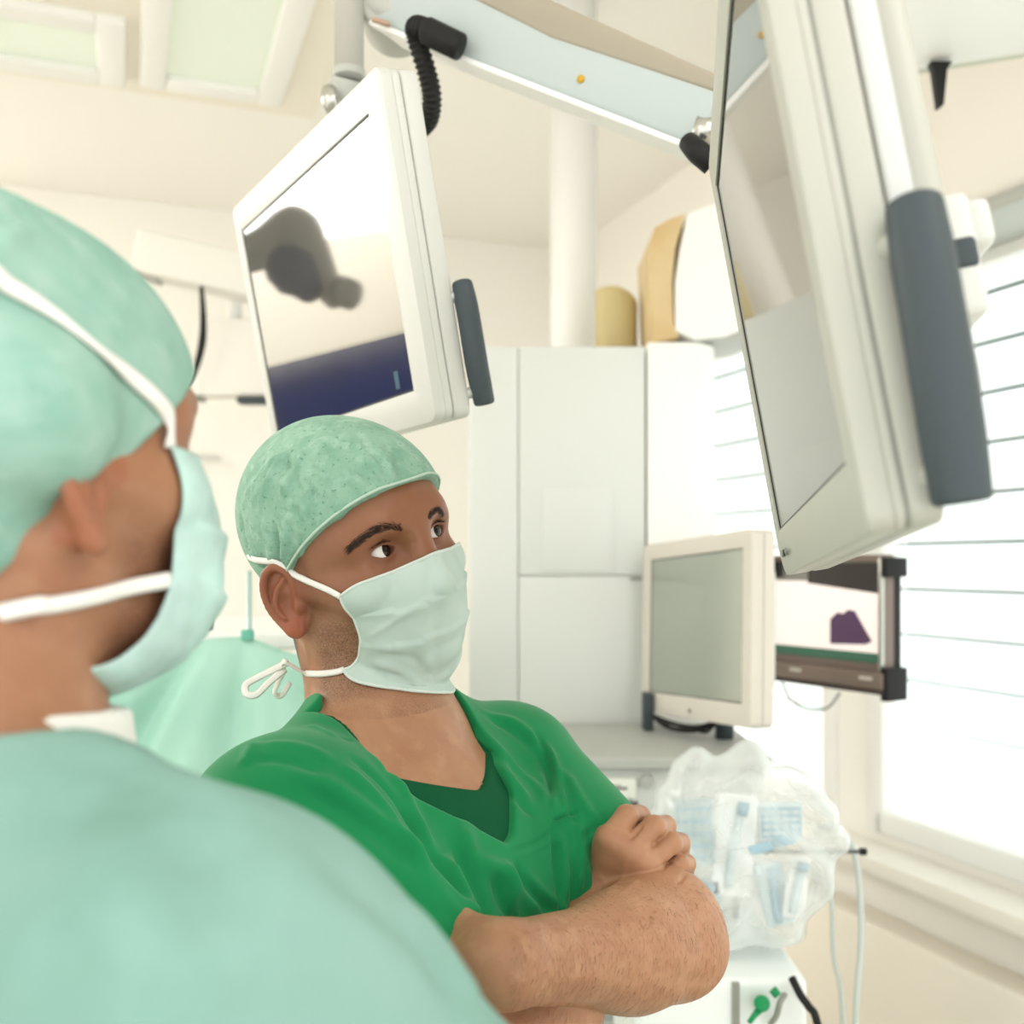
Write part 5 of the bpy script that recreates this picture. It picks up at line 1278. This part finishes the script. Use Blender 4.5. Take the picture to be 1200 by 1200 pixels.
    S = 1.5; lg = mat('lamp_grey', (150,150,146), .5); lb = mat('lamp_navy', (40,48,78), .5)
    tube('lamp_arm', [mirror(270, 305, S), mirror(310, 290, S), mirror(345, 272, S), mirror(362, 290, S), mirror(380, 330, S), mirror(396, 350, S)], [.05, .055, .07, .05, .04, .035], lg, lm, sm=5, seg=20)
    tube('lamp_head', [mirror(330, 312, S-.1), mirror(345, 320, S-.1), mirror(366, 345, S-.1)], [.055, .065, .03], lb, lm, sm=4, seg=20)
    tube('lamp_joint', [mirror(398, 340, S), mirror(412, 346, S)], .04, lg, lm, seg=20)
    tube('lamp_hanger', [mirror(270, 305, S), mirror(270, 305, S)*[1, 1, 0]+np.array([0, 0, CEIL])], .04, lg, lm, seg=16)
    cb = empty('wall_cabinet', rm(-2.0, YB-.2, 0), 'slate blue cupboard against the back wall left of the photo frame', 'cabinet')
    box('cupboard_body', RM, (-2.68, -1.35, YB-.32, YB-.001, 0, 2.0), mat('cupboard_blue', (58,66,104), .5), cb, .006)
    box('cupboard_top', RM, (-2.69, -1.33, YB-.34, YB-.001, 2.0, 2.07), mat('cupboard_rim', (150,146,136), .5), cb, .006)
    cl = empty('ceiling_light', rm(-2.0, 3.7, CEIL), 'added bright ceiling panel left of the photo frame, mirrored white in the tilted monitor', 'ceiling light', 'recessed ceiling lights')
    box('diffuser', RM, (-2.65, -1.2, 2.3, YB-.02, CEIL-.02, CEIL-.001), mat('fill_white', (255,253,250), .5, emit=((255,253,248), 4.5)), cl)  # unseen panel, added and sized so the tilted monitor mirrors white
    multibox('light_frame', RM, [(-2.7, -2.65, 2.25, YB, CEIL-.03, CEIL-.001), (-1.2, -1.15, 2.25, YB, CEIL-.03, CEIL-.001), (-2.65, -1.2, 2.25, 2.3, CEIL-.03, CEIL-.001)], MATS['frame_white'], cl)

    w3 = tag(box('window_3', RM, (-2.66, -1.3, YB-.02, YB-.001, 2.62, CEIL-.06), mat('panel_glow', (250,252,252), .3, emit=((250,252,255), 4.0))), kind='structure')  # unseen glowing panel added to extend the tilted monitor's white reflection
    for x_, y_, lab in ((-1.6, .2, 'added fill panel on the ceiling over the nearest person, above the frame'), (.9, -.4, 'added fill panel on the ceiling over the viewpoint, above the frame')):  # out-of-view glowing panels added to brighten the scene
        c2 = empty('ceiling_light', rm(x_, y_, CEIL), lab, 'ceiling light', 'recessed ceiling lights')
        box('diffuser', RM, (x_-.5, x_+.5, y_-.5, y_+.5, CEIL-.02, CEIL-.001), mat('fill_soft', (255,253,250), .5, emit=((255,253,249), 2.2)), c2)
        multibox('light_frame', RM, [(x_-.55, x_-.5, y_-.55, y_+.55, CEIL-.03, CEIL-.001), (x_+.5, x_+.55, y_-.55, y_+.55, CEIL-.03, CEIL-.001), (x_-.5, x_+.5, y_-.55, y_-.5, CEIL-.03, CEIL-.001), (x_-.5, x_+.5, y_+.5, y_+.55, CEIL-.03, CEIL-.001)], MATS['frame_white'], c2)
def build_light():
    w = bpy.data.worlds.new('daylight'); bpy.context.scene.world = w; w.use_nodes = True
    bg = w.node_tree.nodes['Background']; bg.inputs[0].default_value = rgba((255, 254, 251)); bg.inputs[1].default_value = 1.5
def build_camera():
    cd = bpy.data.cameras.new('camera'); co = bpy.data.objects.new('camera', cd); C.objects.link(co)
    co.location = (0, 0, CAMZ); co.rotation_euler = (math.pi/2, 0, 0)
    cd.sensor_width = 36; cd.lens = 36*F/1200; cd.shift_y = .05; cd.clip_start = .02
    cd.dof.use_dof = True; cd.dof.focus_distance = .88; cd.dof.aperture_fstop = 4.7
    s = bpy.context.scene; s.camera = co
    s.view_settings.view_transform = 'Standard'; s.view_settings.look = 'None'; s.view_settings.gamma = 1
    s.view_settings.exposure = .40
mats(); room(); cabinet(); monitors(); gear()
build_green(); build_near()
build_light(); build_camera()
